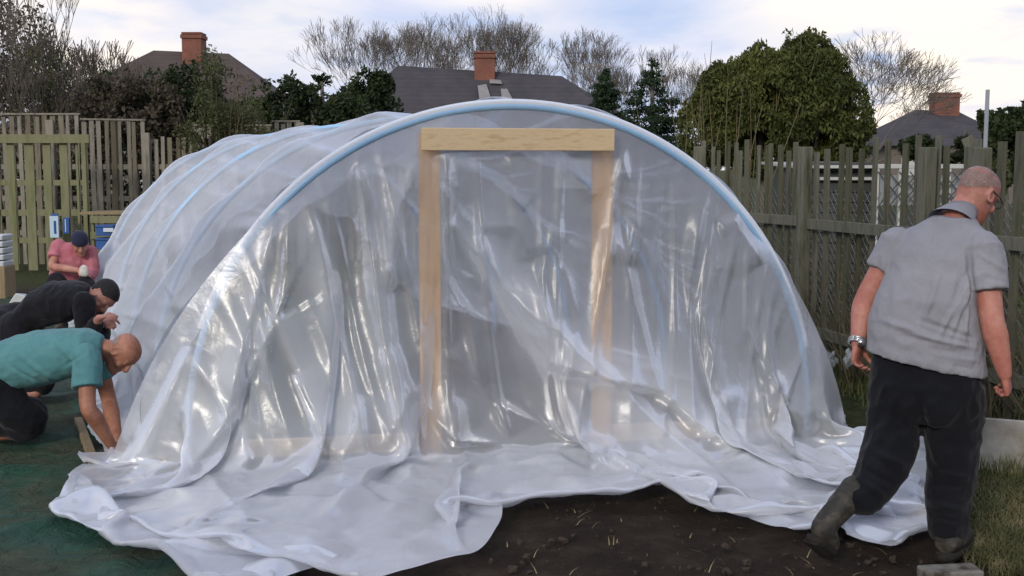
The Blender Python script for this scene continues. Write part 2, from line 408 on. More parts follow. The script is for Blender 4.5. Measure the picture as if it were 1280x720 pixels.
def crumple(P):
    """straight pleats fanning down from the hoop, and flat facets where the film lies on the ground"""
    out = P.copy(); n, m = P.shape[:2]
    for i in range(n):
        u_ = i * .017; z0 = P[i, 0, 2]
        for j in range(m):
            x, y, z = P[i, j]; v_ = j * .0173
            hang = min(1, max(0, z0 - z) / .35) * min(1, max(0, z - .03) / .2); uu = u_ + .05 * v_ * math.sin(u_ * 2.1)
            e = .045 * ridge1(uu * 2.0 + .18 * v_, 2.2) ** 1.5 + .022 * ridge1(uu * 4.6 - .2 * v_, 7.7) ** 1.5
            out[i, j, 0] += FWD.x * e * hang; out[i, j, 1] += FWD.y * e * hang
            if z < .35:
                k = min(1, (.35 - z) / .2) * min(1, (m - 1 - j) / 6 + .1)
                d = mnoise.voronoi(Vector((u_ * 1.7 + .5 * v_, v_ * 1.9 - .2 * u_, 1.7)))[0]; d2 = mnoise.voronoi(Vector((u_ * 3.9, v_ * 4.2, 4.7)))[0]
                out[i, j, 2] += k * (.075 * min(.9, d[1] - d[0]) + .016 * (d2[1] - d2[0]))
    return out
CP = crumple(CP)
CP, CREASE_WHITE = crease(CP)
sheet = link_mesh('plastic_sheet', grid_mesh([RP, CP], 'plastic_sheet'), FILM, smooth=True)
# bright creases painted in as whiter film; the diagonal swag also stands for doubled film
assert len(sheet.data.vertices) == RP.shape[0] * RP.shape[1] + CP.shape[0] * CP.shape[1]
at_ = sheet.data.attributes.new('crease_white', 'FLOAT', 'POINT')
at_.data.foreach_set('value', np.concatenate([np.zeros(RP.shape[0] * RP.shape[1]), CREASE_WHITE]).astype(np.float32))
tag(sheet, 'huge clear plastic sheet draped over the tunnel hoops, its front end crumpled on the ground', 'plastic sheet')

frame = tag(empty('polytunnel_frame', C0), 'half round tunnel frame of blue pipe hoops with pine door posts under the plastic', 'tunnel frame')
def adopt(o, parent):
    o.parent = parent; o.matrix_parent_inverse = Matrix.Translation(-Vector(parent.location)); return o
NA = 56
for k in range(NH):
    f = k / (NH - 1)
    pts = [hoop_pt(f, math.pi * i / NA) for i in range(NA + 1)]
    adopt(MB().tube(pts, .021, 10).build('hoop', PIPE, smooth=True), frame)
# white anti-chafe tape on the front hoop: a flat band wrapped over the film edge
c, l = axis_pt(0)
mb = MB(); n = 90
for i in range(n + 1):
    a = math.pi * (.13 + .775 * i / n); o_ = Vector((0, 0, 0))
    for rr, off in ((1.023, .010), (1.023, -.016), (1.014, .020), (1.002, .012)):
        mb.v.append(hoop_pt(0, a, rr) + FWD * off)
for i in range(n):
    b0 = i * 4
    for q in ((1, 0), (0, 2), (2, 3)): mb.f.append((b0 + q[0], b0 + q[1], b0 + 4 + q[1], b0 + 4 + q[0]))
adopt(mb.build('hoop_tape', TAPE, smooth=True), frame)
def fp(x, z, off=0.0):
    return c + l * x + Vector((0, 0, z)) + FWD * off
# ridge pipe and corner
adopt(MB().tube([axis_pt(f / 10)[0] + Vector((0, 0, RAD - .045)) for f in range(11)], .018, 8).build('ridge_pipe', PIPE, smooth=True), frame)
XL, XR = BEAMX - .53, BEAMX + .59
for x in (XL + .05, XR - .05):
    adopt(MB().beam(fp(x, 0, -.045), fp(x, 1.88, -.045), .045, .12, up=l).build('door_post', WOOD, bevel=.003), frame)
adopt(MB().beam(fp(BEAMX - .54, 1.84, .085), fp(BEAMX + .57, 1.84, .085), .125, .04, up=FWD).build('header_board', WOODH, bevel=.003), frame)
adopt(MB().beam(fp(-1.6, .10, -.03), fp(XL - .02, .10, -.03), .10, .04, up=FWD).build('base_rail', WOODH, bevel=.003), frame)
adopt(MB().beam(fp(XR + .02, .10, -.03), fp(1.6, .10, -.03), .10, .04, up=FWD).build('base_rail', WOODH, bevel=.003), frame)
# ---------------------------------------------------------------- ground, tarpaulin, beds
def hnoise(x, y, sc, seed=0.0): return mnoise.noise(Vector((x * sc, y * sc, seed)))
def terrain(x, y):
    return 0
def ground_material():
    m, t, out = newmat('soil and grass'); v = coords(t)
    soil = t.ramp(noise(t, v, 3.2, 8, .68), [(.25, (.014, .010, .008, 1)), (.52, (.042, .030, .021, 1)), (.75, (.085, .064, .046, 1))])
    grass = t.ramp(noise(t, v, 14, 6, .7), [(.3, (.022, .034, .010, 1)), (.55, (.055, .062, .020, 1)), (.8, (.13, .12, .05, 1))])
    sep = t.n('ShaderNodeSeparateXYZ', {0: v})
    x, y = sep.outputs[0], sep.outputs[1]
    nn = t.math('MULTIPLY', t.math('SUBTRACT', noise(t, v, 2.2, 5, .6), .5), 1.3)
    # grass right of a line running along the foot of the right fence, and everything beyond the allotment
    e1 = t.math('SUBTRACT', t.math('ADD', x, t.math('MULTIPLY', y, .17)), 3.05)
    e1 = t.math('ADD', e1, nn); g1 = t.math('MULTIPLY', e1, 5, True)
    e2 = t.math('MULTIPLY', t.math('SUBTRACT', t.math('ADD', y, nn), 16.5), .8, True)
    fac = t.math('MAXIMUM', g1, e2)
    c = t.mix(fac, soil, grass)
    hb = t.math('ADD', noise(t, v, 9, 8, .7), t.math('MULTIPLY', noise(t, v, 60, 4, .7), .35))
    b = t.n('ShaderNodeBump', {'Height': hb, 'Strength': 1.0, 'Distance': .06})
    p = t.n('ShaderNodeBsdfPrincipled', {'Base Color': c, 'Roughness': .95, 'Specular IOR Level': .15, 'Normal': b.outputs[0]})
    m.node_tree.links.new(p.outputs[0], out.inputs[0]); return m
GM = ground_material()
xs = sorted(set([-600, -200, -60, -25] + [round(-9 + i * .12, 3) for i in range(130)] + [12, 25, 60, 200, 600]))
ys = sorted(set([-40, -10, 0] + [round(3 + i * .12, 3) for i in range(60)] + [round(10.5 + i * .6, 2) for i in range(25)] + [30, 45, 80, 150, 400, 900]))
mb = MB()
for y in ys:
    for x in xs:
        z = 0
        if 3 < y < 12 and -1.6 < x < 4:
            z = .022 * hnoise(x, y, 2.1) + .016 * hnoise(x, y, 6, 3) - .022
        mb.v.append(Vector((x, y, z - .004)))
nx = len(xs)
for j in range(len(ys) - 1):
    for i in range(nx - 1): mb.f.append((j * nx + i, j * nx + i + 1, (j + 1) * nx + i + 1, (j + 1) * nx + i))
tag(mb.build('ground', GM, smooth=True), kind='structure')

# loose clods of soil
SOILM = pmat('soil clod', (.035, .025, .018, 1), (.06, .045, .032, 1), scale=20, rough=.95, bump=.6, bscale=60, world=True)
mb = MB()
for k in range(260):
    px, py = random.uniform(560, 1240), 612 + 108 * random.random() ** 1.3
    p = G(px, py)
    r = random.choice((.004, .005, .007, .012)) * random.uniform(.7, 1.3)
    mb.box((p.x, p.y, r * .25 - .004), (r * 2, r * 1.7, r * 1.3), Matrix.Rotation(random.uniform(0, 3), 3, 'Z') @ Matrix.Rotation(random.uniform(-.5, .5), 3, 'X'), jit=r * .5)
tag(mb.build('soil_clods', SOILM, bevel=.002), 'loose crumbs of dark soil scattered over the bare bed', 'soil', kind='stuff')
# dry straw bits on soil
STRAW = pmat('dry grass', (.32, .27, .13, 1), (.22, .20, .09, 1), scale=5, rough=.9, world=True)
GRASSM = pmat('green grass', (.035, .055, .012, 1), (.08, .10, .03, 1), scale=3, rough=.8, c3=(.19, .17, .07, 1), world=True)
def blades(name, spots, mat, h, w, lean=.5, label=None, cat='grass'):
    mb = MB()
    for (x, y, k) in spots:
        hh = h * random.uniform(.5, 1.2) * k; a = random.uniform(0, 6.3); ln = lean * random.uniform(.2, 1.3) * hh
        d = Vector((math.cos(a), math.sin(a), 0)); s = Vector((-d.y, d.x, 0)) * w * .5
        p = Vector((x, y, -.01)); q = p + d * ln * .35 + Vector((0, 0, hh * .6)); e = p + d * ln + Vector((0, 0, hh))
        n = len(mb.v); mb.v += [p - s, p + s, q - s * .7, q + s * .7, e]
        mb.f += [(n, n + 1, n + 3, n + 2), (n + 2, n + 3, n + 4)]
    return tag(mb.build(name, mat), label, cat, kind='stuff')
# right fence runs from FA (far) to FB (near)
FA = Vector((1.93, 12.4, 0)); FB = Vector((3.42, 6.2, 0)); FD = (FB - FA).normalized(); FN = Vector((FD.y, -FD.x, 0)) * -1
spots = []
for k in range(9000):
    u = random.uniform(-.02, 1.1); off = abs(random.gauss(0, .22)); p = FA.lerp(FB, u) + Vector((-1, -.2, 0)) * (off - .22)
    spots.append((p.x, p.y, max(.25, 1.2 - off * 2.2)))
blades('grass', spots, GRASSM, .26, .010, .6, 'rank green grass growing along the foot of the right hand fence')
spots = []
for k in range(8000):
    p = G(random.uniform(1205, 1330), random.uniform(584, 725))
    if p.x < 1.9 + random.random() * .25: continue
    spots.append((p.x, p.y, 1))
THATCH = pmat('thatch', (.10, .085, .038, 1), (.065, .07, .025, 1), scale=3, rough=.9, c3=(.20, .17, .085, 1), world=True)
blades('dry_grass', spots, THATCH, .05, .006, 1.8, 'flattened dry grass in front of the white board', 'grass')
spots = [(*G(random.uniform(600, 1230), random.uniform(618, 722))[:2], 1) for k in range(60)]
spots = [(*(G(1206, 588).lerp(G(1206, 588) + Vector((1.35, -.55, 0)), random.random()) + Vector((random.gauss(-.03, .03), random.gauss(-.10, .03), 0)))[:2], 1) for k in range(700)]
blades('grass', spots, GRASSM, .13, .007, .7, 'green tufts growing against the foot of the white board')
spots = [(*G(random.uniform(600, 1230), random.uniform(618, 722))[:2], 1) for k in range(60)]
blades('straw', spots, STRAW, .03, .005, 2.5, 'thin bits of straw lying on the bare soil', 'straw')

# green tarpaulin under the left side
def tarp_material():
    m, t, out = newmat('green tarpaulin'); v = coords(t)
    dirt = t.ramp(noise(t, v, 1.7, 7, .68, .6), [(.36, 0), (.56, 1)])
    green = t.ramp(noise(t, v, 5, 4, .6), [(.3, (.010, .045, .025, 1)), (.7, (.022, .085, .048, 1))])
    brown = t.ramp(noise(t, v, 11, 6, .65), [(.3, (.036, .036, .022, 1)), (.7, (.085, .082, .052, 1))])
    c = t.mix(t.math('MULTIPLY', dirt, .8), green, brown)
    b = t.n('ShaderNodeBump', {'Height': t.math('ADD', noise(t, v, 7, 5, .6, 1.0), t.math('MULTIPLY', noise(t, v, 150, 2), .08)), 'Strength': 1.0, 'Distance': .06})
    p = t.n('ShaderNodeBsdfPrincipled', {'Base Color': c, 'Roughness': t.ramp(dirt, [(0, .5), (1, .85)]), 'Specular IOR Level': .2, 'Normal': b.outputs[0]})
    m.node_tree.links.new(p.outputs[0], out.inputs[0]); return m
mb = MB(); st = .06; x0, x1, y0, y1 = -9.0, -.85, 3.2, 15.5
nxx, nyy = int((x1 - x0) / st), int((y1 - y0) / st)
for j in range(nyy + 1):
    for i in range(nxx + 1):
        x, y = x0 + i * st, y0 + j * st
        # creased fans of folds near the kneeling man
        dx, dy = x + 2.62, y - 7.35
        w = math.exp(-(dx * dx / .5 + dy * dy / .35)); ph = math.sin(dy * 38 + 5 * hnoise(x, y, 1.6) + dx * 6)
        z = .004 + .024 * w * max(0, ph) + .022 * max(0, 1 - abs(hnoise(x + .5 * hnoise(x, y, .5), y, 1.3, 9)) * 9) * 1.3 + .014 * max(0, 1 - abs(hnoise(x, y, 2.9, 19)) * 6) + .012 * max(0, hnoise(x, y, 2.7, 4))
        mb.v.append(Vector((x + .05 * hnoise(x, y, .8), y, z)))
for j in range(nyy):
    for i in range(nxx):
        a = j * (nxx + 1) + i; mb.f.append((a, a + 1, a + nxx + 2, a + nxx + 1))
tag(mb.build('tarpaulin', tarp_material(), smooth=True), 'dirty dark green tarpaulin spread on the ground left of the tunnel', 'tarpaulin')

# ---------------------------------------------------------------- sundries on the ground
OLDW = pmat('weathered timber', (.20, .15, .085, 1), (.30, .23, .13, 1), scale=3, stretch=(10, 10, 1), rough=.85, bump=.4, world=False)
a, b = G(98, 532), G(122, 598)
a.z = b.z = .035
tag(MB().beam(a, b, .05, .045).build('wooden_stake', OLDW, bevel=.003), 'rough sawn wooden stake lying on the tarpaulin under the teal man\'s arm', 'stake')
BOARDM = pmat('flaked white paint', (.46, .45, .40, 1), (.38, .36, .31, 1), scale=2.6, rough=.75, bump=.3, c3=(.19, .16, .11, 1), ramp=(.34, .66), world=True)
a = G(1206, 588); a2 = a + Vector((1.35, -.55, 0)); d = (a2 - a).normalized(); s = Vector((-d.y, d.x, 0))
bd = tag(empty('raised_bed_edge', (a + a2) / 2), 'dirty white board set on edge in the grass at far right', 'board')
adopt(MB().beam(a + Vector((0, 0, .155)), a2 + Vector((0, 0, .155)), .03, .30, up=(0, 0, 1)).build('board', BOARDM, bevel=.004), bd)
adopt(MB().beam(a - s * .045 + Vector((0, 0, .02)), a2 - s * .045 + Vector((0, 0, .02)), .055, .04).build('base_strip', BOARDM, bevel=.004), bd)
for q in (a.lerp(a2, .04), a.lerp(a2, .96)):
    adopt(MB().beam(q + s * .04, q + s * .04 + Vector((0, 0, .33)), .045, .045, up=s).build('peg', OLDW, bevel=.003), bd)
CONC = pmat('pale concrete', (.21, .20, .175, 1), (.15, .14, .12, 1), scale=14, rough=.95, bump=.9, bscale=90, c3=(.06, .048, .036, 1), ramp=(.38, .64), world=True)
p = G(1187, 728); mb = MB()
mb.box((p.x, p.y, .02), (.235, .11, .08), Matrix.Rotation(.06, 3, 'Z'), jit=.004)
tag(mb.build('concrete_block', CONC, bevel=.006), 'pale concrete block half sunk in the soil at the walking man\'s foot', 'block')
# white sheet bundle, white trays, blue things at the left back
PALE = pmat('white plastic', (.50, .53, .52, 1), (.58, .60, .60, 1), scale=6, rough=.45, bump=.25, bscale=12, bdist=.03, world=True)
def lump(name, c, size, mat, seed=1, n=3, amp=.18):
    bm = bmesh.new(); bmesh.ops.create_icosphere(bm, subdivisions=4, radius=1)
    for v in bm.verts:
        q = v.co.copy(); k = 1 + amp * mnoise.noise(q * 1.7 + Vector((seed, 0, 0))) + amp * .5 * abs(mnoise.noise(q * 4 + Vector((seed, 3, 0))))
        q *= k; v.co = Vector((c[0] + q.x * size[0], c[1] + q.y * size[1], max(0.01, c[2] + q.z * size[2])))
    me = bpy.data.meshes.new(name); bm.to_mesh(me); bm.free(); return link_mesh(name, me, mat, smooth=True)
q = at(34, 372, 12.9); mb = MB(); rng = random.Random(3)
# a stiff folded roll of sheet: faceted tent shape
w_, h_, d_ = .21, .34, .25
ptsb = [(-w_, -d_, 0), (w_, -d_ * .8, 0), (w_ * 1.05, d_, 0), (-w_ * .9, d_, 0), (-w_ * .9, -d_ * .4, h_ * .55), (-w_ * .35, -d_ * .5, h_), (w_ * .5, -d_ * .4, h_ * .8), (w_ * .95, -d_ * .3, h_ * .45), (-w_ * .4, d_ * .6, h_ * .9), (w_ * .7, d_ * .6, h_ * .6)]
mb.v = [Vector((q.x + x, q.y + y, z + .01)) for x, y, z in ptsb]
mb.f = [(0, 1, 7, 6, 5, 4), (5, 6, 9, 8), (6, 7, 9), (7, 1, 2, 9), (4, 5, 8), (0, 4, 8, 3), (9, 2, 3, 8)]
tag(mb.build('folded_sheet', PALE, bevel=.012, smooth=False), 'stiff folded bundle of pale plastic standing left of the man in pink', 'plastic bundle')
q = at(-4, 332, 15.5); tr = tag(empty('stacked_trays', (q.x, q.y, 0)), 'stack of cream plastic trays cut off by the left edge', 'trays')
for k in range(5):
    adopt(MB().box((q.x, q.y, q.z + .03 + k * .085), (.30, .30, .07), taper=-.08).build('tray', PALE, bevel=.01), tr)
adopt(MB().box((q.x, q.y, q.z / 2), (.34, .34, abs(q.z))).build('crate', OLDW, bevel=.01), tr)

# ---------------------------------------------------------------- timber fences
PALW = pmat('grey pallet timber', (.13, .115, .080, 1), (.20, .175, .125, 1), scale=2.2, stretch=(6, 6, .8), rough=.9, bump=.4, c3=(.085, .08, .05, 1), island=.38, world=True)
MOSS = pmat('mossy timber', (.115, .118, .042, 1), (.155, .150, .062, 1), scale=1.6, stretch=(5, 5, .8), rough=.9, bump=.4, c3=(.09, .105, .025, 1), island=.38, world=True)
pf = tag(empty('pallet_fence', at(200, 300, 21)), 'tall fence of upright grey pallets standing behind the mossy gate panel', 'fence')
def panel(px0, px1, ytop, Y0, Y1, n, wood, parent, gap=.45, rails=(.55, 1.15, 1.7), lean=0, cap=True, hb=None, seed=0):
    rr = random.Random(seed); a = at(px0, ytop, Y0); b = at(px1, ytop, Y1); mb = MB()
    ax, bx_ = Vector((a.x, a.y, 0)), Vector((b.x, b.y, 0)); H = (a.z + b.z) / 2; d = (bx_ - ax); L = d.length; d.normalize(); nrm = Vector((-d.y, d.x, 0))
    pitch = L / n
    for i in range(n):
        w = pitch * (1 - gap) * rr.uniform(.8, 1.25); q = ax + d * (pitch * (i + .5) + rr.uniform(-.015, .015)); h = H + rr.uniform(-.03, .02)
        mb.beam(q, q + Vector((lean + rr.uniform(-.015, .015), 0, h)), w, .02, up=nrm)
    adopt(mb.build('slat_panel', wood, bevel=.002), parent)
    for z in rails:
        adopt(MB().beam(ax + Vector((0, 0, z)) + nrm * .035, bx_ + Vector((0, 0, z)) + nrm * .035, .04, .09, up=(0, 0, 1)).build('rail', wood, bevel=.003), parent)
    if cap: adopt(MB().beam(ax + Vector((0, 0, H + .02)), bx_ + Vector((0, 0, H + .02)), .05, .03, up=(0, 0, 1)).build('rail', wood, bevel=.003), parent)
    return ax, bx_, H
panel(-60, 100, 144, 21, 21, 16, PALW, pf, seed=1); panel(100, 182, 151, 20.6, 21, 9, PALW, pf, seed=2)
panel(182, 252, 172, 21, 21, 8, PALW, pf, seed=3, cap=False); panel(240, 340, 158, 21.5, 21.5, 11, PALW, pf, seed=4)
panel(340, 375, 153, 21.3, 21.3, 4, PALW, pf, seed=5); panel(382, 560, 160, 22, 22, 18, PALW, pf, seed=6)
for px, yt in ((145, 150), (62, 150), (182, 166), (250, 160), (375, 153)):
    p = at(px, yt, 20.9); adopt(MB().beam((p.x, p.y, 0), (p.x, p.y, p.z), .13, .08, up=(0, 1, 0)).build('post', PALW, bevel=.004), pf)
gp = tag(empty('gate_panel', at(50, 300, 19.5)), 'mossy green slatted timber gate panel at the far left', 'gate')
Y = 19.5
def flat(px0, px1, py0, py1, Yd, th, mat, nm, parent):
    a = at(px0, py0, Yd); b = at(px1, py1, Yd)
    return adopt(MB().box(((a.x + b.x) / 2, Yd, (a.z + b.z) / 2), (abs(b.x - a.x), th, abs(a.z - b.z))).build(nm, mat, bevel=.003), parent)
for (u, v_) in ((-36, -20), (-15, 3), (8, 24), (30, 48), (53, 69), (74, 90), (94, 103)):
    flat(u, v_, 176, 338, Y, .03, MOSS, 'slat', gp)
flat(-40, 112, 168, 179, Y - .05, .06, MOSS, 'top_rail', gp); flat(-40, 110, 262, 270, Y + .04, .05, MOSS, 'rail', gp); flat(-40, 110, 225, 232, Y + .04, .05, MOSS, 'rail', gp)
flat(-40, 110, 297, 304, Y + .04, .05, MOSS, 'rail', gp); flat(102, 113, 179, 338, Y - .05, .08, MOSS, 'stile', gp)
cb = tag(empty('compost_bin', at(135, 310, 19)), 'low mossy compost bin of pallet boards beside the gate panel', 'compost bin')
for yy in (270, 290, 310): flat(113, 172, yy, yy + 9, 19.0, .04, MOSS, 'board', cb)
for xx in (114, 168): flat(xx, xx + 6, 268, 340, 19.06, .06, MOSS, 'post', cb)
flat(112, 174, 264, 267, 19.5, .9, OLDW, 'lid', cb)
BLUE = pmat('blue plastic', (.02, .07, .22, 1), (.03, .10, .30, 1), scale=4, rough=.4, bump=.05)
WHITEP = pmat('white print', (.55, .60, .66, 1), (.5, .55, .6, 1), rough=.5)
for (x0_, x1_, y0_, y1_, lb) in ((124, 145, 281, 294, 'blue plastic crate with a white label, upper of two on the bin'), (124, 141, 297, 311, 'plain blue plastic crate, lower of two on the bin')):
    e = tag(empty('plastic_crate', at((x0_ + x1_) / 2, y1_, 18.6)), lb, 'crate', 'blue crates by the compost bin')
    flat(x0_, x1_, y0_ + 1.5, y1_, 18.7, .30, BLUE, 'box', e); flat(x0_ - .7, x1_ + .7, y0_, y0_ + 2.5, 18.7, .34, BLUE, 'rim', e)
    if 'white' in lb: flat(x0_ + 5, x1_ - 3, y0_ + 4, y0_ + 9, 18.53, .01, WHITEP, 'label', e)
LBL = pmat('pale blue bag', (.40, .52, .60, 1), (.46, .58, .66, 1), rough=.5, bump=.2, world=True)
e = tag(empty('hanging_bag', at(69, 296, 19.2)), 'pale blue and white sack hanging on the slats behind the man in pink', 'bag')
flat(62.5, 74.5, 270, 297, 19.25, .06, LBL, 'sack', e); flat(64, 73, 267, 271, 19.25, .03, BLUE, 'top_band', e); flat(67, 70, 276, 292, 19.21, .012, BLUE, 'print', e)
e = tag(empty('hanging_bag', at(83, 290, 19.2)), 'narrow dark blue sack hanging right of the pale sack', 'bag')
flat(79, 87.5, 272, 292, 19.25, .05, BLUE, 'sack', e); flat(81, 83, 274, 290, 19.22, .012, LBL, 'print', e)

# right hand paling fence
FEN = pmat('old fence timber', (.070, .072, .036, 1), (.125, .120, .078, 1), scale=2.6, stretch=(6, 6, .8), rough=.92, bump=.5, c3=(.045, .048, .022, 1), island=.38, world=True)
rf = tag(empty('paling_fence', FA.lerp(FB, .5)), 'rickety mossy paling fence with chain link running along the right side', 'fence')
rr = random.Random(9); L = (FB - FA).length * 1.22; s = 0; mb = MB(); k = 0
while s < L:
    w = rr.uniform(.055, .085); q = FA + FD * s; h = 1.88 - .08 * s / L + rr.uniform(-.05, .07) + (.02 if k % 3 else 0)
    mb.beam(q, q + Vector((rr.uniform(-.02, .02), rr.uniform(-.03, .03), h)), w, .018, up=FN)
    s += rr.uniform(.14, .215); k += 1
adopt(mb.build('palings', FEN, bevel=.002), rf)
for z in (.35, 1.22):
    for (u0, u1) in ((0, .38), (.38, .75), (.75, 1.2)):
        a = FA.lerp(FB, u0) + Vector((0, 0, z + rr.uniform(-.02, .02))) - FN * .04; b = FA.lerp(FB, u1) + Vector((0, 0, z + rr.uniform(-.03, .03))) - FN * .04
        adopt(MB().beam(a, b, .05, .085).build('rail', FEN, bevel=.003), rf)
for u in (.02, .38, .66, .755, 1.0, 1.13):
    q = FA.lerp(FB, u) - FN * .07
    adopt(MB().beam(q, q + Vector((.01, 0, 1.90 - .12 * u)), .10, .09, up=FN).build('post', FEN, bevel=.006), rf)
WIRE = pmat('galvanised wire', (.22, .22, .19, 1), (.30, .30, .27, 1), rough=.5, metallic=.6)
mb = MB(); st = .075; hh = 1.45
k = -int(hh / st)
while k * st < L:
    for sg in (0, 1):
        u0 = k * st; pts = []
        for e_ in (0, 1):
            uu = u0 + e_ * hh; zz = .05 + (e_ if not sg else 1 - e_) * hh
            pts.append((uu, zz))
        (ua, za), (ub, zb) = pts
        lo, hi = max(0, (0 - ua) / (ub - ua)), min(1, (L - ua) / (ub - ua))
        if lo < hi:
            A = (ua + (ub - ua) * lo, za + (zb - za) * lo); B = (ua + (ub - ua) * hi, za + (zb - za) * hi)
            mb.tube([FA + FD * A[0] + Vector((0, 0, A[1])) + FN * .03, FA + FD * B[0] + Vector((0, 0, B[1])) + FN * .03], .0022, 3, cap=False)
    k += 1
adopt(mb.build('wire_mesh', WIRE), rf)
# dry bramble stems tangled in the fence
STEM = pmat('dead stems', (.15, .12, .07, 1), (.09, .08, .045, 1), rough=.9, world=True)
def stems(name, fn, n, h, r0, label, cat, wild=.3, mat=STEM, kind='stuff'):
    mb = MB()
    for k in range(n):
        p = fn(); hh = h * random.uniform(.4, 1.1); d = Vector((random.gauss(0, wild), random.gauss(0, wild), 1)); pts = [p]; q = p.copy()
        for i in range(4):
            d += Vector((random.gauss(0, wild * .5), random.gauss(0, wild * .5), random.gauss(0, .08))); q = q + d.normalized() * hh / 4; pts.append(q)
        mb.tube(pts, [r0, r0 * .85, r0 * .7, r0 * .5, r0 * .25], 3, cap=False)
    return tag(mb.build(name, mat), label, cat, kind=kind)
def ff(): return FA.lerp(FB, random.uniform(-.05, 1.2)) + Vector((random.gauss(.08, .10), random.gauss(0, .08), 0))
stems('brambles', ff, 900, 1.25, .006, 'tangle of dead bramble and bindweed stems woven through the paling fence', 'brambles', .35)
IVY = pmat('bramble leaf', (.028, .040, .012, 1), (.06, .075, .022, 1), scale=6, rough=.75, c3=(.12, .11, .04, 1), world=True)
# ---------------------------------------------------------------- leaves, trees
def leaf_cloud(name, blobs, n, size, mat, parent=None, shell=.5, seed=1, elong=1.0, drop=.0, zsq=1.0, clump=2.2, cthr=-.12, up=0.0, lumpy=1.0):
    """many small quads spread through the union of ellipsoids, thinned by noise so that gaps show"""
    rng = np.random.RandomState(seed); vols = np.array([b[1][0] * b[1][1] * b[1][2] for b in blobs]) ** .67; cnt = (vols / vols.sum() * n).astype(int) + 1
    pts = []
    for (c, r), k in zip(blobs, cnt):
        d = rng.normal(size=(k, 3)); d /= np.linalg.norm(d, axis=1)[:, None]; rad = rng.uniform(shell, 1, k) ** .5
        lump_ = np.array([1 + lumpy * .30 * mnoise.noise(Vector(tuple(x * 2.1)) + Vector((seed, c[0], c[1]))) + lumpy * .16 * mnoise.noise(Vector(tuple(x * 6)) + Vector((seed, c[0], 0))) for x in d])
        pts.append(np.array(c) + d * (rad * lump_)[:, None] * np.array(r))
    P = np.concatenate(pts)
    keep = np.array([mnoise.noise(Vector(tuple(p * clump)) + Vector((seed * 3.1, 0, 0))) > cthr for p in P]); P = P[keep]; k = len(P)
    a = rng.normal(size=(k, 3)); a[:, 2] += up; a /= np.linalg.norm(a, axis=1)[:, None]
    b = rng.normal(size=(k, 3)); b -= a * (a * b).sum(1)[:, None]; b /= np.linalg.norm(b, axis=1)[:, None]
    s = size * rng.uniform(.5, 1.3, k)[:, None]
    V = np.stack([P - a * s * elong, P - b * s * .5, P + a * s * elong, P + b * s * .5], 1).reshape(-1, 3)
    me = bpy.data.meshes.new(name); me.vertices.add(len(V)); me.vertices.foreach_set('co', V.astype(np.float32).ravel())
    me.loops.add(k * 4); me.loops.foreach_set('vertex_index', np.arange(k * 4, dtype=np.int32)); me.polygons.add(k)
    me.polygons.foreach_set('loop_start', np.arange(0, k * 4, 4, dtype=np.int32)); me.update(calc_edges=True)
    o = link_mesh(name, me, mat)
    return adopt(o, parent) if parent else o
def leafmat(name, dark, light, scale=1.2, rough=.65, tr=.25, hl=None):
    m, t, out = newmat(name); v = coords(t)
    f = t.math('ADD', t.math('MULTIPLY', noise(t, v, scale, 3, .6), .7), t.math('MULTIPLY', t.n('ShaderNodeTexWhiteNoise', {'Vector': t.n('ShaderNodeVectorMath', {0: v, 1: (.04, .04, .04)}, operation='SNAP').outputs[0]}).outputs['Value'], .35))
    c = t.ramp(f, [(.25, dark), (.55, light), (.85, hl or light)])
    d = t.n('ShaderNodeBsdfPrincipled', {'Base Color': c, 'Roughness': rough, 'Specular IOR Level': .25}).outputs[0]
    l = t.n('ShaderNodeBsdfTranslucent', {'Color': c}).outputs[0]
    m.node_tree.links.new(t.n('ShaderNodeMixShader', {0: tr, 1: d, 2: l}).outputs[0], out.inputs[0]); return m
BARK = pmat('grey bark', (.13, .115, .095, 1), (.09, .08, .065, 1), scale=8, stretch=(3, 3, .6), rough=.9, bump=.5, world=True)
TWIG = pmat('bare twigs', (.17, .145, .115, 1), (.13, .11, .085, 1), scale=3, rough=.9, world=True)
CONI = leafmat('conifer green', (.020, .028, .006, 1), (.070, .084, .020, 1), 1.3, hl=(.17, .175, .045, 1))
DARKG = leafmat('dark evergreen', (.009, .015, .006, 1), (.030, .045, .014, 1), 1.0, hl=(.065, .085, .03, 1))
OLIVE = leafmat('spring olive', (.030, .036, .012, 1), (.075, .085, .030, 1), 1.6, hl=(.13, .14, .06, 1))
FIR = leafmat('blue green fir', (.010, .022, .010, 1), (.028, .050, .022, 1), 2.0, hl=(.05, .085, .04, 1))
BROWN = leafmat('brown winter leaf', (.035, .030, .020, 1), (.075, .062, .040, 1), 2.0, hl=(.12, .10, .065, 1))

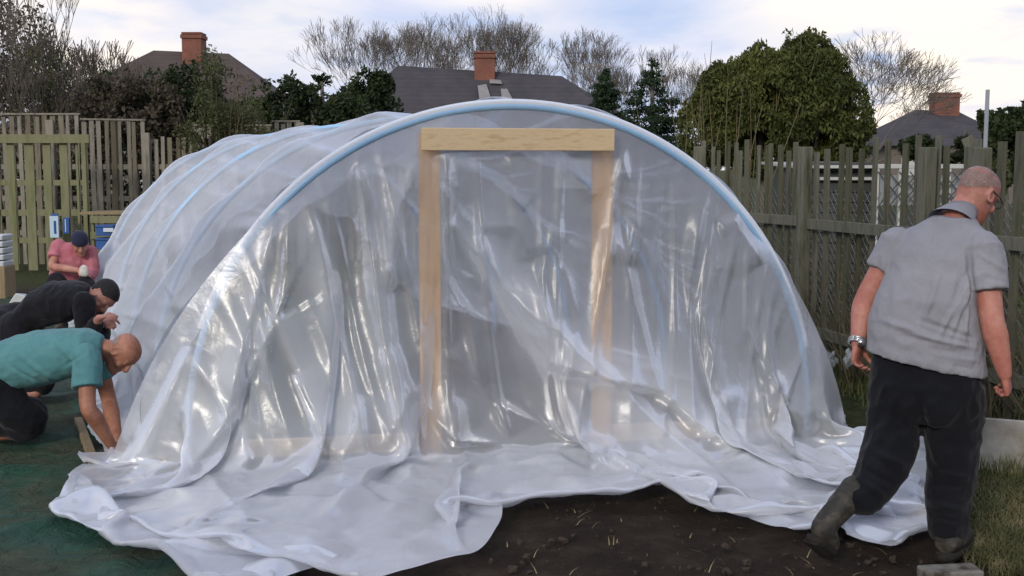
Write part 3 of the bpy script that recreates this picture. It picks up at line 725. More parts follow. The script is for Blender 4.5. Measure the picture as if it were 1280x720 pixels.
def grow(mb_trunk, mb_twig, p, d, L, r, depth, rng, spread=.55, up=.25, maxd=5, seg=3, tip=.012):
    pts = [p]; q = p; dd = d.copy()
    for i in range(seg):
        dd = (dd + Vector((rng.gauss(0, .13), rng.gauss(0, .13), rng.gauss(0, .08) + up * .12))).normalized(); q = q + dd * L / seg; pts.append(q)
    r1 = max(tip, r * .62); rad = [r + (r1 - r) * i / seg for i in range(seg + 1)]
    (mb_trunk if depth < 2 else mb_twig).tube(pts, rad, 7 if depth == 0 else (5 if depth < 3 else 3), cap=False)
    if depth >= maxd: return
    nb = rng.choice((2, 3, 3)) if depth < maxd - 1 else rng.choice((3, 4))
    for i in range(nb):
        a = 2 * math.pi * (i + rng.random() * .7) / nb; o1 = dd.orthogonal().normalized(); o2 = dd.cross(o1); sp = spread * rng.uniform(.55, 1.25)
        nd = (dd * math.cos(sp) + (o1 * math.cos(a) + o2 * math.sin(a)) * math.sin(sp) + Vector((0, 0, up))).normalized()
        st = pts[-1] if i < 2 or depth > 2 else pts[-2]
        grow(mb_trunk, mb_twig, st, nd, L * rng.uniform(.70, .90), r1 * rng.uniform(.6, .85), depth + 1, rng, spread, up, maxd, seg, tip)
def bare_tree(px, ytop, Y, ybase, label, group=None, seed=1, spread=.5, up=.22, maxd=6, trunk_frac=.22, r=None, tip=.014, lean=0, stemsn=1):
    top = at(px, ytop, Y); H = top.z; base = Vector((top.x, Y, 0)); rng = random.Random(seed); t1, t2 = MB(), MB()
    s_ = sum(.80 ** i for i in range(maxd)) * .80
    L = H / (trunk_frac * 3 + s_) * 1.0
    for k in range(stemsn):
        d = Vector((lean + (rng.gauss(0, .25) if stemsn > 1 else 0), rng.gauss(0, .2) if stemsn > 1 else 0, 1)).normalized()
        grow(t1, t2, base + Vector((rng.gauss(0, .2), rng.gauss(0, .2), 0)) * (stemsn > 1), d, L, r or H * .022, 0, rng, spread, up, maxd, tip=tip)
    # scale so the crown top meets H
    for _i in (0,):
        zm = max(v.z for v in t2.v); k_ = H / zm
        for m_ in (t1, t2): m_.v = [Vector((base.x + (v.x - base.x) * k_, base.y + (v.y - base.y) * k_, v.z * k_)) for v in m_.v]
    e = tag(empty('bare_tree', base), label, 'tree', group)
    adopt(t1.build('trunk', BARK, smooth=True), e); adopt(t2.build('crown', TWIG, smooth=True), e); return e
def trunk_of(e, base, h, r, mat=BARK):
    adopt(MB().tube([base, base + Vector((.05, 0, h * .5)), base + Vector((0, 0.03, h))], [r, r * .75, r * .3], 8).build('trunk', mat, smooth=True), e)

# row of bare trees behind the middle house
rows = [(462, 16, 66, 'slim bare tree at the left end of the row above the roofs', 3), (548, 12, 70, 'bare tree over the left half of the middle roof', 4), (603, 10, 72, 'bare tree rising straight behind the middle chimney', 5), (668, 15, 70, 'widest bare tree right of the middle chimney', 6), (722, 30, 69, 'bare tree above the right end of the middle roof', 7), (800, 55, 64, 'low bare tree behind the small fir', 8), (850, 62, 66, 'pale bare tree showing left of the big conifer', 9)]
for px, yt, Y, lb, sd in rows:
    bare_tree(px, yt, Y, 0, lb, 'bare trees behind the houses', seed=sd, spread=.36, up=.24, maxd=7, tip=.009, r=.22)
bare_tree(1062, 34, 40, 0, 'dark bare tree leaning out behind the big conifer', 'bare trees behind the houses', seed=21, spread=.42, up=.1, maxd=7, lean=.12, tip=.008)
bare_tree(1137, 121, 75, 0, 'tiny distant bare tree left of the right hand roof', 'bare trees behind the houses', seed=22, spread=.5, maxd=6, tip=.015)
bare_tree(770, 60, 62, 0, 'twiggy bare tree between the two small firs', 'bare trees behind the houses', seed=28, spread=.4, maxd=7, tip=.009)
bare_tree(505, 22, 74, 0, 'bare tree between the slim one and the left half of the middle roof', 'bare trees behind the houses', seed=29, spread=.38, maxd=7, tip=.009)
bare_tree(880, 75, 60, 0, 'low bare tree touching the left flank of the big conifer', 'bare trees behind the houses', seed=30, spread=.45, maxd=7, tip=.009)
# thicket of budding shrubs at the far left
for i, (px, yt, Y, lb) in enumerate(((5, -30, 26, 'tall dark budding shrub at the left edge'), (48, 26, 25, 'grey budding shrub with upright twigs behind the gate'), (100, 44, 26, 'low budding shrub beside the brown hedge'))):
    e = bare_tree(px, yt, Y, 0, lb, 'budding shrubs at far left', seed=31 + i, spread=.36, up=.35, maxd=6, r=.05, tip=.008, stemsn=3)
    top = at(px, yt, Y); H = top.z
    if i == 0: leaf_cloud('foliage', [((top.x - .5, Y + .5, H * .66), (1.4, 1.2, H * .34))], 9000, .055, BROWN, e, shell=0, seed=40)
    else: leaf_cloud('foliage', [((top.x, Y, H * .60), (.8, .8, H * .36))], 2600, .04, OLIVE, e, shell=0, seed=40 + i)
def bush(name, label, Y, blobs, n, size, mat, cat='bush', group=None, seed=1, **kw):
    bl = []
    for (px, py, rx, ry, *rest) in blobs:
        c = at(px, py, Y + (rest[0] if rest else 0)); k = F / Y; bl.append(((c.x, c.y, c.z), (rx / k, min(rx, ry) / k * (rest[1] if len(rest) > 1 else 1), ry / k)))
    b0 = bl[0][0]; e = tag(empty(name, (b0[0], b0[1], 0)), label, cat, group)
    leaf_cloud('foliage', bl, n, size, mat, e, seed=seed, **kw)
    for (c, r) in bl[:3]: trunk_of(e, Vector((c[0], c[1], 0)), max(.4, c[2]), .05 + .02 * c[2])
    return e
bush('hedge', 'brown leaved hedge between the budding shrubs and the olive shrub', 24, [(120, 150, 32, 55), (165, 148, 40, 52), (205, 160, 30, 60)], 12000, .06, BROWN, 'hedge', seed=2, shell=.2)
bush('evergreen_bush', 'dark evergreen bush against the left house roof', 25, [(228, 120, 40, 40), (200, 135, 35, 45), (140, 112, 28, 22), (250, 150, 60, 50)], 15000, .06, DARKG, seed=3, shell=.2)
bush('spring_shrub', 'loose olive green shrub rising in front of the pallet fence', 19.6, [(285, 150, 48, 65), (262, 170, 42, 50), (318, 178, 34, 42), (262, 96, 22, 36)], 15000, .026, OLIVE, 'shrub', seed=4, shell=.05, cthr=-.05, up=.8, elong=1.2)
def shrub_stems():
    c = at(285 + random.gauss(0, 12), 250, 19.6); return Vector((c.x, c.y, .3))
st_ = stems('stems', shrub_stems, 90, 2.7, .010, None, None, .12, kind=None)
adopt(st_, bpy.data.objects['spring_shrub'])
bush('hedge', 'long dark hedge behind the pallet fence left of the tunnel', 28, [(330, 160, 70, 40), (420, 165, 60, 40), (480, 160, 40, 34), (230, 170, 70, 40), (20, 230, 90, 60), (140, 230, 80, 60), (260, 225, 80, 55), (380, 215, 80, 50)], 30000, .07, DARKG, 'hedge', seed=15, shell=.2)
bush('evergreen_bush', 'low dark bushes at the right foot of the left house roof', 26, [(355, 130, 40, 35), (330, 120, 14, 18), (390, 140, 34, 32), (430, 150, 40, 35)], 11000, .06, DARKG, seed=5, shell=.2)
bush('evergreen_tree', 'dark evergreen tree touching the left end of the middle roof', 27, [(462, 122, 34, 34), (445, 145, 50, 34), (476, 110, 18, 22)], 12000, .06, DARKG, 'tree', seed=6, shell=.2)
bush('evergreen_tree', 'small open topped evergreen with sky showing through', 27.5, [(402, 102, 20, 10), (390, 112, 12, 8), (415, 118, 12, 14), (402, 140, 14, 26)], 2600, .06, DARKG, 'tree', seed=7, shell=.1)
def fir(px, ytop, Y, wpx, ybot, label, seed):
    top = at(px, ytop, Y); k = F / Y; H = top.z; zb = at(px, ybot, Y).z; rng = np.random.RandomState(seed)
    e = tag(empty('fir_tree', (top.x, Y, 0)), label, 'tree', 'small firs in front of the middle house')
    trunk_of(e, Vector((top.x, Y, 0)), H * .99, .09)
    bl = []; N = 13
    for i in range(N):
        f = i / (N - 1); z = H - (H - zb) * f; w = (wpx / k / 2) * (.08 + .92 * f ** .8) * rng.uniform(.8, 1.15)
        for q in range(4 + i):
            a = rng.uniform(0, 6.28); rr_ = rng.uniform(.3, .8); bl.append(((top.x + math.cos(a) * w * rr_, Y + math.sin(a) * w * rr_, z - .12 * rr_), (w * .42 + .05, w * .42 + .05, (H - zb) / N * .6)))
    leaf_cloud('crown', bl, 26000, .034, FIR, e, seed=seed, shell=.0, cthr=-.3)
fir(757, 86, 24, 100, 190, 'smaller pointed fir at the right end of the middle roof', 51)
fir(815, 76, 23, 130, 215, 'larger ragged fir between the small one and the big conifer', 52)
bush('conifer_hedge', 'huge rounded golden green conifer behind the paling fence', 17, [(985, 130, 80, 76), (1020, 125, 52, 62), (950, 130, 60, 66), (925, 140, 60, 62), (1040, 150, 52, 58), (890, 160, 42, 50), (990, 180, 95, 50), (962, 84, 36, 36), (1010, 82, 36, 40), (900, 112, 26, 34)], 130000, .026, CONI, 'conifer', seed=8, shell=.6, cthr=-.3, up=1.2, elong=1.6, lumpy=.75)
def hs():
    c = at(random.uniform(880, 1020), 100, 16.4 + random.random()); k = 1 - abs(c.x - 4.0) * .2; return Vector((c.x, c.y, 2.1))
st_ = stems('twig', hs, 26, 1.5, .012, None, None, .12, kind=None); adopt(st_, bpy.data.objects['conifer_hedge'])
def hs2():
    c = at(random.uniform(845, 940), 200, 12.6); return Vector((c.x, c.y, .5))
stems('sapling_stems', hs2, 26, 2.0, .010, 'thin pale sapling stems standing beyond the far end of the paling fence', 'saplings', .12)
bush('evergreen_bush', 'dark bushes in front of the right hand house', 20, [(1150, 185, 26, 16), (1180, 190, 24, 18), (1205, 186, 16, 16)], 5000, .05, DARKG, seed=9, shell=.2)
bush('evergreen_bush', 'dark green bush behind the thin pole at the right edge', 16, [(1255, 170, 26, 34), (1236, 148, 14, 20), (1290, 165, 30, 34), (1262, 200, 30, 30)], 12000, .05, DARKG, seed=10, shell=.2)
bush('young_shrub', 'bright green leafy shrub beside the walking man\'s head', 8.6, [(1250, 218, 12, 20), (1244, 240, 14, 18)], 700, .030, OLIVE, 'shrub', seed=11, shell=0)
# leafy growth in the fence bottom
def cloud_on_fence(n, size, mat, seed):
    rng = random.Random(seed); bl = []
    for k in range(40):
        q = FA.lerp(FB, rng.uniform(0, 1.2)) + Vector((rng.gauss(.12, .12), 0, 0)); z = rng.uniform(.05, 1.1) ** 1.2; bl.append(((q.x, q.y, z), (.18, .2, .16)))
    return leaf_cloud('ivy', bl, n, size, mat, seed=seed, shell=0, cthr=0)
tag(cloud_on_fence(14000, .016, IVY, 77), 'small leaves of ivy and bindweed clinging to the paling fence', 'ivy', kind='stuff')

# ---------------------------------------------------------------- houses
BRICK, t, out = newmat('red brick'); v = t.n('ShaderNodeTexCoord').outputs['Object']
bk = t.n('ShaderNodeTexBrick', {'Vector': t.n('ShaderNodeMapping', {'Vector': v, 'Rotation': (math.pi / 2, 0, 0)}).outputs[0], 'Color1': (.20, .060, .035, 1), 'Color2': (.26, .085, .050, 1), 'Mortar': (.16, .12, .10, 1), 'Scale': 4.4, 'Mortar Size': .012, 'Brick Width': .5, 'Row Height': .17}).outputs['Color']
c_ = t.mix(t.ramp(noise(t, v, 1.5, 6, .7), [(.35, 0), (.8, .7)]), bk, (.07, .045, .035, 1))
BRICK.node_tree.links.new(t.n('ShaderNodeBsdfPrincipled', {'Base Color': c_, 'Roughness': .9}).outputs[0], out.inputs[0])
def slate_mat(name, c1, c2):
    m, t, out = newmat(name); v = t.n('ShaderNodeTexCoord').outputs['Object']
    w = t.n('ShaderNodeTexWave', {'Vector': v, 'Scale': 1.9, 'Distortion': .4, 'Detail': 2}, bands_direction='Z', wave_profile='SAW').outputs['Fac']
    c = t.ramp(noise(t, v, 1.1, 6, .65), [(.3, c1), (.7, c2)])
    c = t.mix(t.math('MULTIPLY', w, .25), c, (c1[0] * .55, c1[1] * .55, c1[2] * .55, 1))
    b = t.n('ShaderNodeBump', {'Height': w, 'Strength': .4, 'Distance': .03})
    m.node_tree.links.new(t.n('ShaderNodeBsdfPrincipled', {'Base Color': c, 'Roughness': .85, 'Specular IOR Level': .2, 'Normal': b.outputs[0]}).outputs[0], out.inputs[0]); return m
SLATE = slate_mat('grey roof tile', (.050, .046, .050, 1), (.080, .072, .076, 1))
SLATEB = slate_mat('brown roof tile', (.072, .055, .050, 1), (.105, .082, .075, 1))
RIDGE = pmat('orange ridge tile', (.26, .11, .06, 1), (.32, .16, .10, 1), scale=2, rough=.9, world=True)
RIDGEP = pmat('pinkish hip tile', (.34, .20, .15, 1), (.40, .25, .20, 1), scale=2, rough=.9, world=True)
RENDERW = pmat('dull pebble dash', (.17, .145, .12, 1), (.13, .11, .09, 1), scale=.8, rough=.9, world=True)
GLASS = pmat('window glass', (.03, .035, .04, 1), (.05, .055, .06, 1), scale=.7, rough=.08, bump=0, spec=.6)
FRAMEW = pmat('white window frame', (.50, .50, .47, 1), (.38, .38, .35, 1), rough=.5)
METAL = pmat('dull metal', (.30, .30, .30, 1), (.22, .22, .22, 1), rough=.4, metallic=.7)
POT = pmat('clay pot', (.30, .13, .08, 1), (.22, .10, .07, 1), rough=.9)
def house(name, label, Y, ridge, eaveL, eaveR, ybot, rm, ridgem, chim, depth=8.0, ridgey=None, pots=2, aerial=0):
    """hipped roof house: ridge (x0,x1,y) px, eaves (x) px"""
    a, b = at(ridge[0], ridge[2], Y), at(ridge[1], ridge[3] if len(ridge) > 3 else ridge[2], Y)
    eL, eR = at(eaveL[0], eaveL[1], Y), at(eaveR[0], eaveR[1], Y); k = F / Y
    # extend the hips down to a common eave height
    ze = 2.7
    fL = (a.z - ze) / max(.2, a.z - eL.z); xL = a.x + (eL.x - a.x) * fL; fR = (b.z - ze) / max(.2, b.z - eR.z); xR = b.x + (eR.x - b.x) * fR
    e = tag(empty(name, ((a.x + b.x) / 2, Y, 0)), label, 'house')
    hd = depth / 2; ov = .35
    w = MB(); w.box(((xL + xR) / 2, Y, ze / 2), (xR - xL - 2 * ov, depth - 2 * ov, ze)); adopt(w.build('wall', RENDERW), e)
    r = MB(); r.v = [Vector(q) for q in ((xL, Y - hd, ze), (xR, Y - hd, ze), (xR, Y + hd, ze), (xL, Y + hd, ze), (a.x, Y, a.z), (b.x, Y, b.z))]
    r.f = [(0, 1, 5, 4), (1, 2, 5), (2, 3, 4, 5), (3, 0, 4), (0, 3, 2, 1)]
    rf_ = adopt(r.build('roof', rm), e)
    def rt(p, q, m_):
        o = MB().tube([p, q], .13, 8).build('ridge_tiles', m_, smooth=True); o.parent = rf_; o.matrix_parent_inverse = rf_.matrix_parent_inverse.copy(); return o
    rt(r.v[4], r.v[5], ridgem)
    for p, q in ((0, 4), (3, 4), (1, 5), (2, 5)): rt(r.v[p], r.v[q], ridgem)
    # chimney
    ca, cb_ = at(chim[0], chim[2], Y), at(chim[1], chim[3], Y); cw = cb_.x - ca.x; cx = (ca.x + cb_.x) / 2; cd = min(.9, cw)
    ch = MB(); ch.box((cx, Y - .1, (ca.z + cb_.z) / 2 - .5), (cw * .9, cd, ca.z - cb_.z + 1.0)); ch.box((cx, Y - .1, ca.z - .10), (cw, cd + .12, .14)); ch.box((cx, Y - .1, ca.z + .02), (cw * .92, cd, .10))
    co = adopt(ch.build('chimney', BRICK), e)
    def sub(o, par): o.parent = par; o.matrix_parent_inverse = Matrix.Translation(-Vector(e.location)); return o
    sub(MB().box((cx, Y - .62 - cd * .1, cb_.z - .05), (cw * 1.0, .12, .10)).build('flashing', CONC), co)
    for i in range(pots):
        x = cx + (i - (pots - 1) / 2) * cw * .42; sub(MB().tube([(x, Y - .1, ca.z + .05), (x, Y - .1, ca.z + .42)], [.16, .13], 10).build('chimney_pot', POT, smooth=True), co)
    for i in range(aerial):
        x = cx + (-.35 if i == 0 else .38) * cw; mb = MB().tube([(x, Y - .3, ca.z - .2), (x, Y - .3, ca.z + .75)], .04, 5)
        mb.tube([(x - .35, Y - .3, ca.z + .78 - .1 * i), (x + .35, Y - .3, ca.z + .70 + .1 * i)], .018, 4)
        for j in range(5): mb.tube([(x - .3 + j * .15, Y - .5, ca.z + .75), (x - .3 + j * .15, Y - .1, ca.z + .75)], .022, 4)
        sub(mb.build('aerial', METAL), co)
    nwin = max(2, int((xR - xL) / 4))
    for i in range(nwin):
        x = xL + (xR - xL) * (i + .5) / nwin; wy = Y - hd + ov
        f_ = adopt(MB().box((x, wy - .01, 1.55), (1.5, .08, 1.15)).build('window', FRAMEW), e)
        for sgn in (-1, 1): sub(MB().box((x + sgn * .36, wy - .06, 1.55), (.62, .02, .98)).build('pane', GLASS), f_)
    return e
house('house', 'brown tiled house at left with one stubby brick chimney', 48, (192, 286, 63, 67), (118, 112), (352, 118), 200, SLATEB, RIDGEP, (230, 257, 44, 66), aerial=2, pots=0)
house('house', 'grey roofed house straight behind the tunnel with tall orange chimney', 45, (497, 702, 82, 95), (455, 135), (765, 142), 200, SLATE, RIDGE, (592, 620, 68, 98), pots=2)
house('house', 'distant grey hipped house at right with pink hip tiles', 60, (1145, 1199, 137, 140), (1070, 185), (1240, 190), 200, SLATE, RIDGEP, (1163, 1196, 118, 142), depth=9, pots=1)
# lime streaks below the middle chimney
LIME = pmat('lime streak', (.26, .25, .23, 1), (.20, .19, .18, 1), scale=3, rough=.95, world=True)
mh = [o for o in scn.objects if o.get('label', '').startswith('grey roofed')][0]
def onroof(px, py):
    # roof plane through ridge (Y=45) and front eave (Y=41, z=2.7)
    zr = at(600, 90, 45).z; n_ = Vector((0, -(zr - 2.7), 4)); n_ = Vector((0, zr - 2.7, -4)); d = ray(px, py); P0 = Vector((0, 45, zr)); O = Vector((0, 0, HC))
    tt = n_.dot(P0 - O) / n_.dot(d); q = O + d * tt; return q + Vector((0, -.03, .03))
for ps in (((597, 108), (608, 106), (616, 131), (600, 131)), ((626, 112), (634, 112), (644, 131), (628, 131)), ((612, 100), (626, 101), (628, 106), (612, 105))):
    adopt(MB().quad(*[onroof(*p) for p in ps]).build('lime_streak', LIME), mh)

# neighbour's shed and greenhouse beyond the paling fence
SHEDM = pmat('dark shiplap', (.045, .05, .045, 1), (.07, .075, .07, 1), scale=2, rough=.85, world=True)
sh = tag(empty('garden_shed', at(1045, 300, 14)), 'low dark boarded shed with white roof edge beyond the paling fence', 'shed')
x0_, x1_ = at(992, 210, 14).x, at(1092, 210, 14).x; zt = at(1040, 208, 14).z
mb = MB(); k = 0; z = .1
while z < zt - .06:
    mb.box(((x0_ + x1_) / 2, 14 - .0 + .01 * (k % 2), z + .06), (x1_ - x0_, .03, .105), Matrix.Rotation(.12, 3, 'X')); z += .118; k += 1
mb.box(((x0_ + x1_) / 2, 14.8, zt / 2), (x1_ - x0_ - .02, 1.5, zt - .02)); adopt(mb.build('wall', SHEDM), sh)
adopt(MB().box(((x0_ + x1_) / 2, 14.7, zt + .02), (x1_ - x0_ + .1, 1.75, .03), Matrix.Rotation(.03, 3, 'X')).build('roof', FRAMEW), sh)
adopt(MB().box(((x0_ + x1_) / 2 + .2, 13.93, zt - .14), (.75, .03, .035)).build('trim', FRAMEW), sh)
gh = tag(empty('greenhouse', at(1150, 300, 14)), 'white framed greenhouse with lattice in front beyond the paling fence', 'greenhouse')
x0_, x1_ = at(1096, 210, 13.6).x, at(1216, 210, 13.6).x
PANE = pmat('pale polycarbonate', (.30, .31, .31, 1), (.20, .21, .21, 1), scale=2, rough=.3, world=True)
for i in range(5):
    x = x0_ + (x1_ - x0_) * i / 4; adopt(MB().box((x, 13.6, zt / 2), (.05, .05, zt)).build('upright', FRAMEW, bevel=.004), gh)
adopt(MB().box(((x0_ + x1_) / 2, 13.6, zt), (x1_ - x0_ + .06, .06, .05)).build('gutter', FRAMEW, bevel=.004), gh)
for i in range(4):
    xa = x0_ + (x1_ - x0_) * (i + .1) / 4; xb = x0_ + (x1_ - x0_) * (i + .9) / 4
    adopt(MB().box(((xa + xb) / 2, 13.64, zt - .27), (xb - xa, .02, .34)).build('pane', PANE), gh)
    adopt(MB().box(((xa + xb) / 2, 13.64, (zt - .5) / 2), (xb - xa, .02, zt - .5)).build('lower_pane', SHEDM), gh)
mb = MB(); x = x0_
while x < x1_ - .2:
    for sg in (0, 1): mb.beam((x + (.34 if sg else 0), 13.54 + .012 * sg, zt - .46), (x + (0 if sg else .34), 13.54 + .012 * sg, zt - .06), .012, .008, up=(0, 1, 0))
    x += .12
adopt(mb.build('lattice', SHEDM), gh)
# thin pole and leaning plank
p = at(1233, 112, 9.0)
tag(MB().tube([(p.x, p.y, 0), (p.x + .01, p.y, p.z)], .015, 10).build('metal_pole', pmat('grey pole', (.30, .31, .32, 1), rough=.5), smooth=True), 'thin grey metal pole rising behind the walking man\'s head', 'pole')
a, b = at(1222, 205, 9.6), at(1208, 172, 9.6); a2 = b + (a - b) * 7.0
tag(MB().beam((a2.x, 9.6, max(0, a2.z)), b, .09, .02, up=(0, 1, 0)).build('leaning_plank', FEN, bevel=.003), 'grey plank leaning at a slant just left of the thin pole', 'plank')
BAGM = pmat('dirty clear plastic', (.22, .24, .23, 1), (.34, .36, .35, 1), scale=30, rough=.25, bump=.6, world=True)
# rubbish glinting under the fence
for i, (px, py) in enumerate(((1018, 447), (1043, 445))):
    q = at(px, py, 8.7 if i else 9.0)
    o = lump('plastic_bag', (q.x + .12, q.y, q.z - .02), (.04, .04, .06), BAGM, seed=i * 7 + 2, amp=.8)
    tag(o, ('crumpled clear plastic bag caught low in the fence, nearer the tunnel', 'crumpled clear plastic bag caught low in the fence, nearer the walking man')[i], 'plastic bag', 'bags caught in the fence')
# ---------------------------------------------------------------- people
def V3(*a): return Vector(a)
def remesh(mb, name, voxel, smooth_it=6, disp=None, keep=None):
    me = mb.mesh(name + '_src'); o = bpy.data.objects.new(name + '_src', me); col.objects.link(o)
    md = o.modifiers.new('r', 'REMESH'); md.mode = 'VOXEL'; md.voxel_size = voxel; md.adaptivity = 0
    if smooth_it:
        ms = o.modifiers.new('s', 'SMOOTH'); ms.factor = .5; ms.iterations = smooth_it
    dg = bpy.context.evaluated_depsgraph_get(); dg.update(); r = bpy.data.meshes.new_from_object(o.evaluated_get(dg))
    bpy.data.objects.remove(o); bpy.data.meshes.remove(me); r.name = name
    n = len(r.vertices); co = np.empty(n * 3, np.float32); r.vertices.foreach_get('co', co); co = co.reshape(-1, 3)
    if disp is not None:
        me_no = None
        no = np.empty(n * 3, np.float32); r.vertices.foreach_get('normal', no); no = no.reshape(-1, 3)
        co = co + no * (disp(co, no) if getattr(disp, 'wants_normal', False) else disp(co))[:, None]; r.vertices.foreach_set('co', co.astype(np.float32).ravel()); r.update()
    if keep is not None:
        k = keep(co); bm = bmesh.new(); bm.from_mesh(r); bm.verts.ensure_lookup_table()
        bmesh.ops.delete(bm, geom=[v for v, kk in zip(bm.verts, k) if not kk], context='VERTS'); bm.to_mesh(r); bm.free()
    return r
def seg_d(P, a, b):
    a, b = np.array(a), np.array(b); ab = b - a; t = np.clip(((P - a) @ ab) / (ab @ ab), 0, 1); return np.linalg.norm(P - a - t[:, None] * ab, axis=1), t
def folds(lst, base=.004, sc=9, seed=0, stretch=None):
    """cloth displacement: listed creases (a, b, width, depth) and a gentle uneven swell"""
    def f(P, N):
        d = np.zeros(len(P)); Q = P * sc
        d += base * np.array([mnoise.noise(Vector(tuple(q)) + Vector((seed, seed, 0))) + .6 * (.5 - 2 * abs(mnoise.noise(Vector(tuple(q * 1.9)) + Vector((seed, 0, 5))))) for q in Q])
        S = np.array([1, .12, 1]); front = np.clip(-N[:, 1] * 2.5, 0, 1)
        for a, b, w, amp in lst:        # creases run over whatever faces the open side
            dist, t = seg_d(P * S, np.array(a) * S, np.array(b) * S); d += front * amp * (np.exp(-(dist / w) ** 2) - .35 * np.exp(-(dist / (2.2 * w)) ** 2)) * np.sin(np.pi * np.clip(t, .03, .97)) ** .6
        return d
    f.wants_normal = True
    return f
def loft(mb, secs, n=26, power=2.3):
    """secs: (centre, side vector, depth vector); closed surface through super-elliptic sections"""
    base = len(mb.v)
    for c, a, b in secs:
        for k in range(n):
            t = 2 * math.pi * k / n; cs, sn = math.cos(t), math.sin(t)
            mb.v.append(Vector(c) + Vector(a) * math.copysign(abs(cs) ** (2 / power), cs) + Vector(b) * math.copysign(abs(sn) ** (2 / power), sn))
    m = len(secs)
    for i in range(m - 1):
        for k in range(n):
            p = base + i * n + k; q = base + i * n + (k + 1) % n; mb.f.append((p, q, q + n, p + n))
    mb.f.append([base + k for k in range(n)][::-1]); mb.f.append([base + (m - 1) * n + k for k in range(n)])
def smooth_path(pts, rads, sub=4):
    P, Rr = [], []; n = len(pts)
    for i in range(n - 1):
        p0 = pts[max(i - 1, 0)]; p1 = pts[i]; p2 = pts[i + 1]; p3 = pts[min(i + 2, n - 1)]
        for k in range(sub):
            t = k / sub; P.append(.5 * ((2 * p1) + (p2 - p0) * t + (2 * p0 - 5 * p1 + 4 * p2 - p3) * t * t + (3 * p1 - p0 - 3 * p2 + p3) * t ** 3)); Rr.append(rads[i] + (rads[i + 1] - rads[i]) * t)
    P.append(pts[-1]); Rr.append(rads[-1]); return P, Rr
def limb(mb, pts, rads, n=14):
    P, r = smooth_path([Vector(p) for p in pts], rads); mb.tube(P, r, n)
    for p, q in ((P[0], r[0]), (P[-1], r[-1])): ball(mb, p, (q, q, q))
def ball(mb, c, r, M=None, n=12, m=8):
    base = len(mb.v); c = Vector(c)
    for i in range(m + 1):
        ph = math.pi * (i + .0) / m; ph = max(.02, min(math.pi - .02, ph))
        for k in range(n):
            t = 2 * math.pi * k / n; p = Vector((math.sin(ph) * math.cos(t) * r[0], math.sin(ph) * math.sin(t) * r[1], math.cos(ph) * r[2]))
            mb.v.append(c + (M @ p if M else p))
    for i in range(m):
        for k in range(n):
            p = base + i * n + k; q = base + i * n + (k + 1) % n; mb.f.append((p, p + n, q + n, q))
    mb.f.append([base + k for k in range(n)]); mb.f.append([base + m * n + k for k in range(n)][::-1])
def frame_of(fwd, up):
    f = Vector(fwd).normalized(); u = Vector(up); u = (u - f * u.dot(f)).normalized(); r = f.cross(u)   # right hand side
    return Matrix((r, f, u)).transposed()          # columns: right, forward, up
def head(mb, c, M, s=1.0):
    """head centred between the ears; M columns right, forward, up; s=1 is a 0.235 m tall head"""
    def T(x, y, z): return Vector(c) + M @ (Vector((x, y, z)) * s)
    secs = []
    for z, w, fr, bk in ((-.118, .020, .078, -.030), (-.112, .036, .090, -.005), (-.095, .050, .094, .030), (-.070, .060, .090, .062), (-.040, .068, .090, .080), (-.010, .073, .088, .092), (.020, .076, .090, .100), (.050, .077, .092, .101), (.078, .070, .082, .094), (.100, .053, .060, .074), (.113, .030, .034, .046), (.118, .010, .010, .018)):
        cy = (fr - bk) / 2; d = (fr + bk) / 2; secs.append((T(0, cy, z), M @ V3(w * s, 0, 0), M @ V3(0, d * s, 0)))
    loft(mb, secs, 28, 2.15)
    def b(x, y, z, rx, ry, rz): ball(mb, T(x, y, z), (rx * s, ry * s, rz * s), M)
    mb.tube([T(0, .092, .018), T(0, .106, -.012), T(0, .112, -.030)], [.009 * s, .013 * s, .015 * s], 8); b(0, .108, -.030, .016, .014, .011)
    for sx in (-1, 1):
        b(sx * .013, .100, -.034, .009, .010, .008); b(sx * .032, .078, .026, .022, .014, .009)      # nostril, brow
        b(sx * .033, .076, .006, .014, .014, .011); b(sx * .042, .066, -.030, .022, .020, .022)        # eyeball, cheek
        # ear: rim and lobe
        ring = [T(sx * (.076 + .010 * math.sin(k / 9 * math.pi)), -.006 - .020 * math.sin(k / 9 * 5.2), .028 * math.cos(k / 9 * 5.2) - .002) for k in range(10)]
        mb.tube(ring, .0065 * s, 6); b(sx * .077, -.010, -.004, .006, .016, .024)
    b(0, .088, -.058, .026, .010, .006); b(0, .086, -.068, .024, .010, .007); b(0, .078, -.100, .026, .022, .018)   # lips, chin
    return T
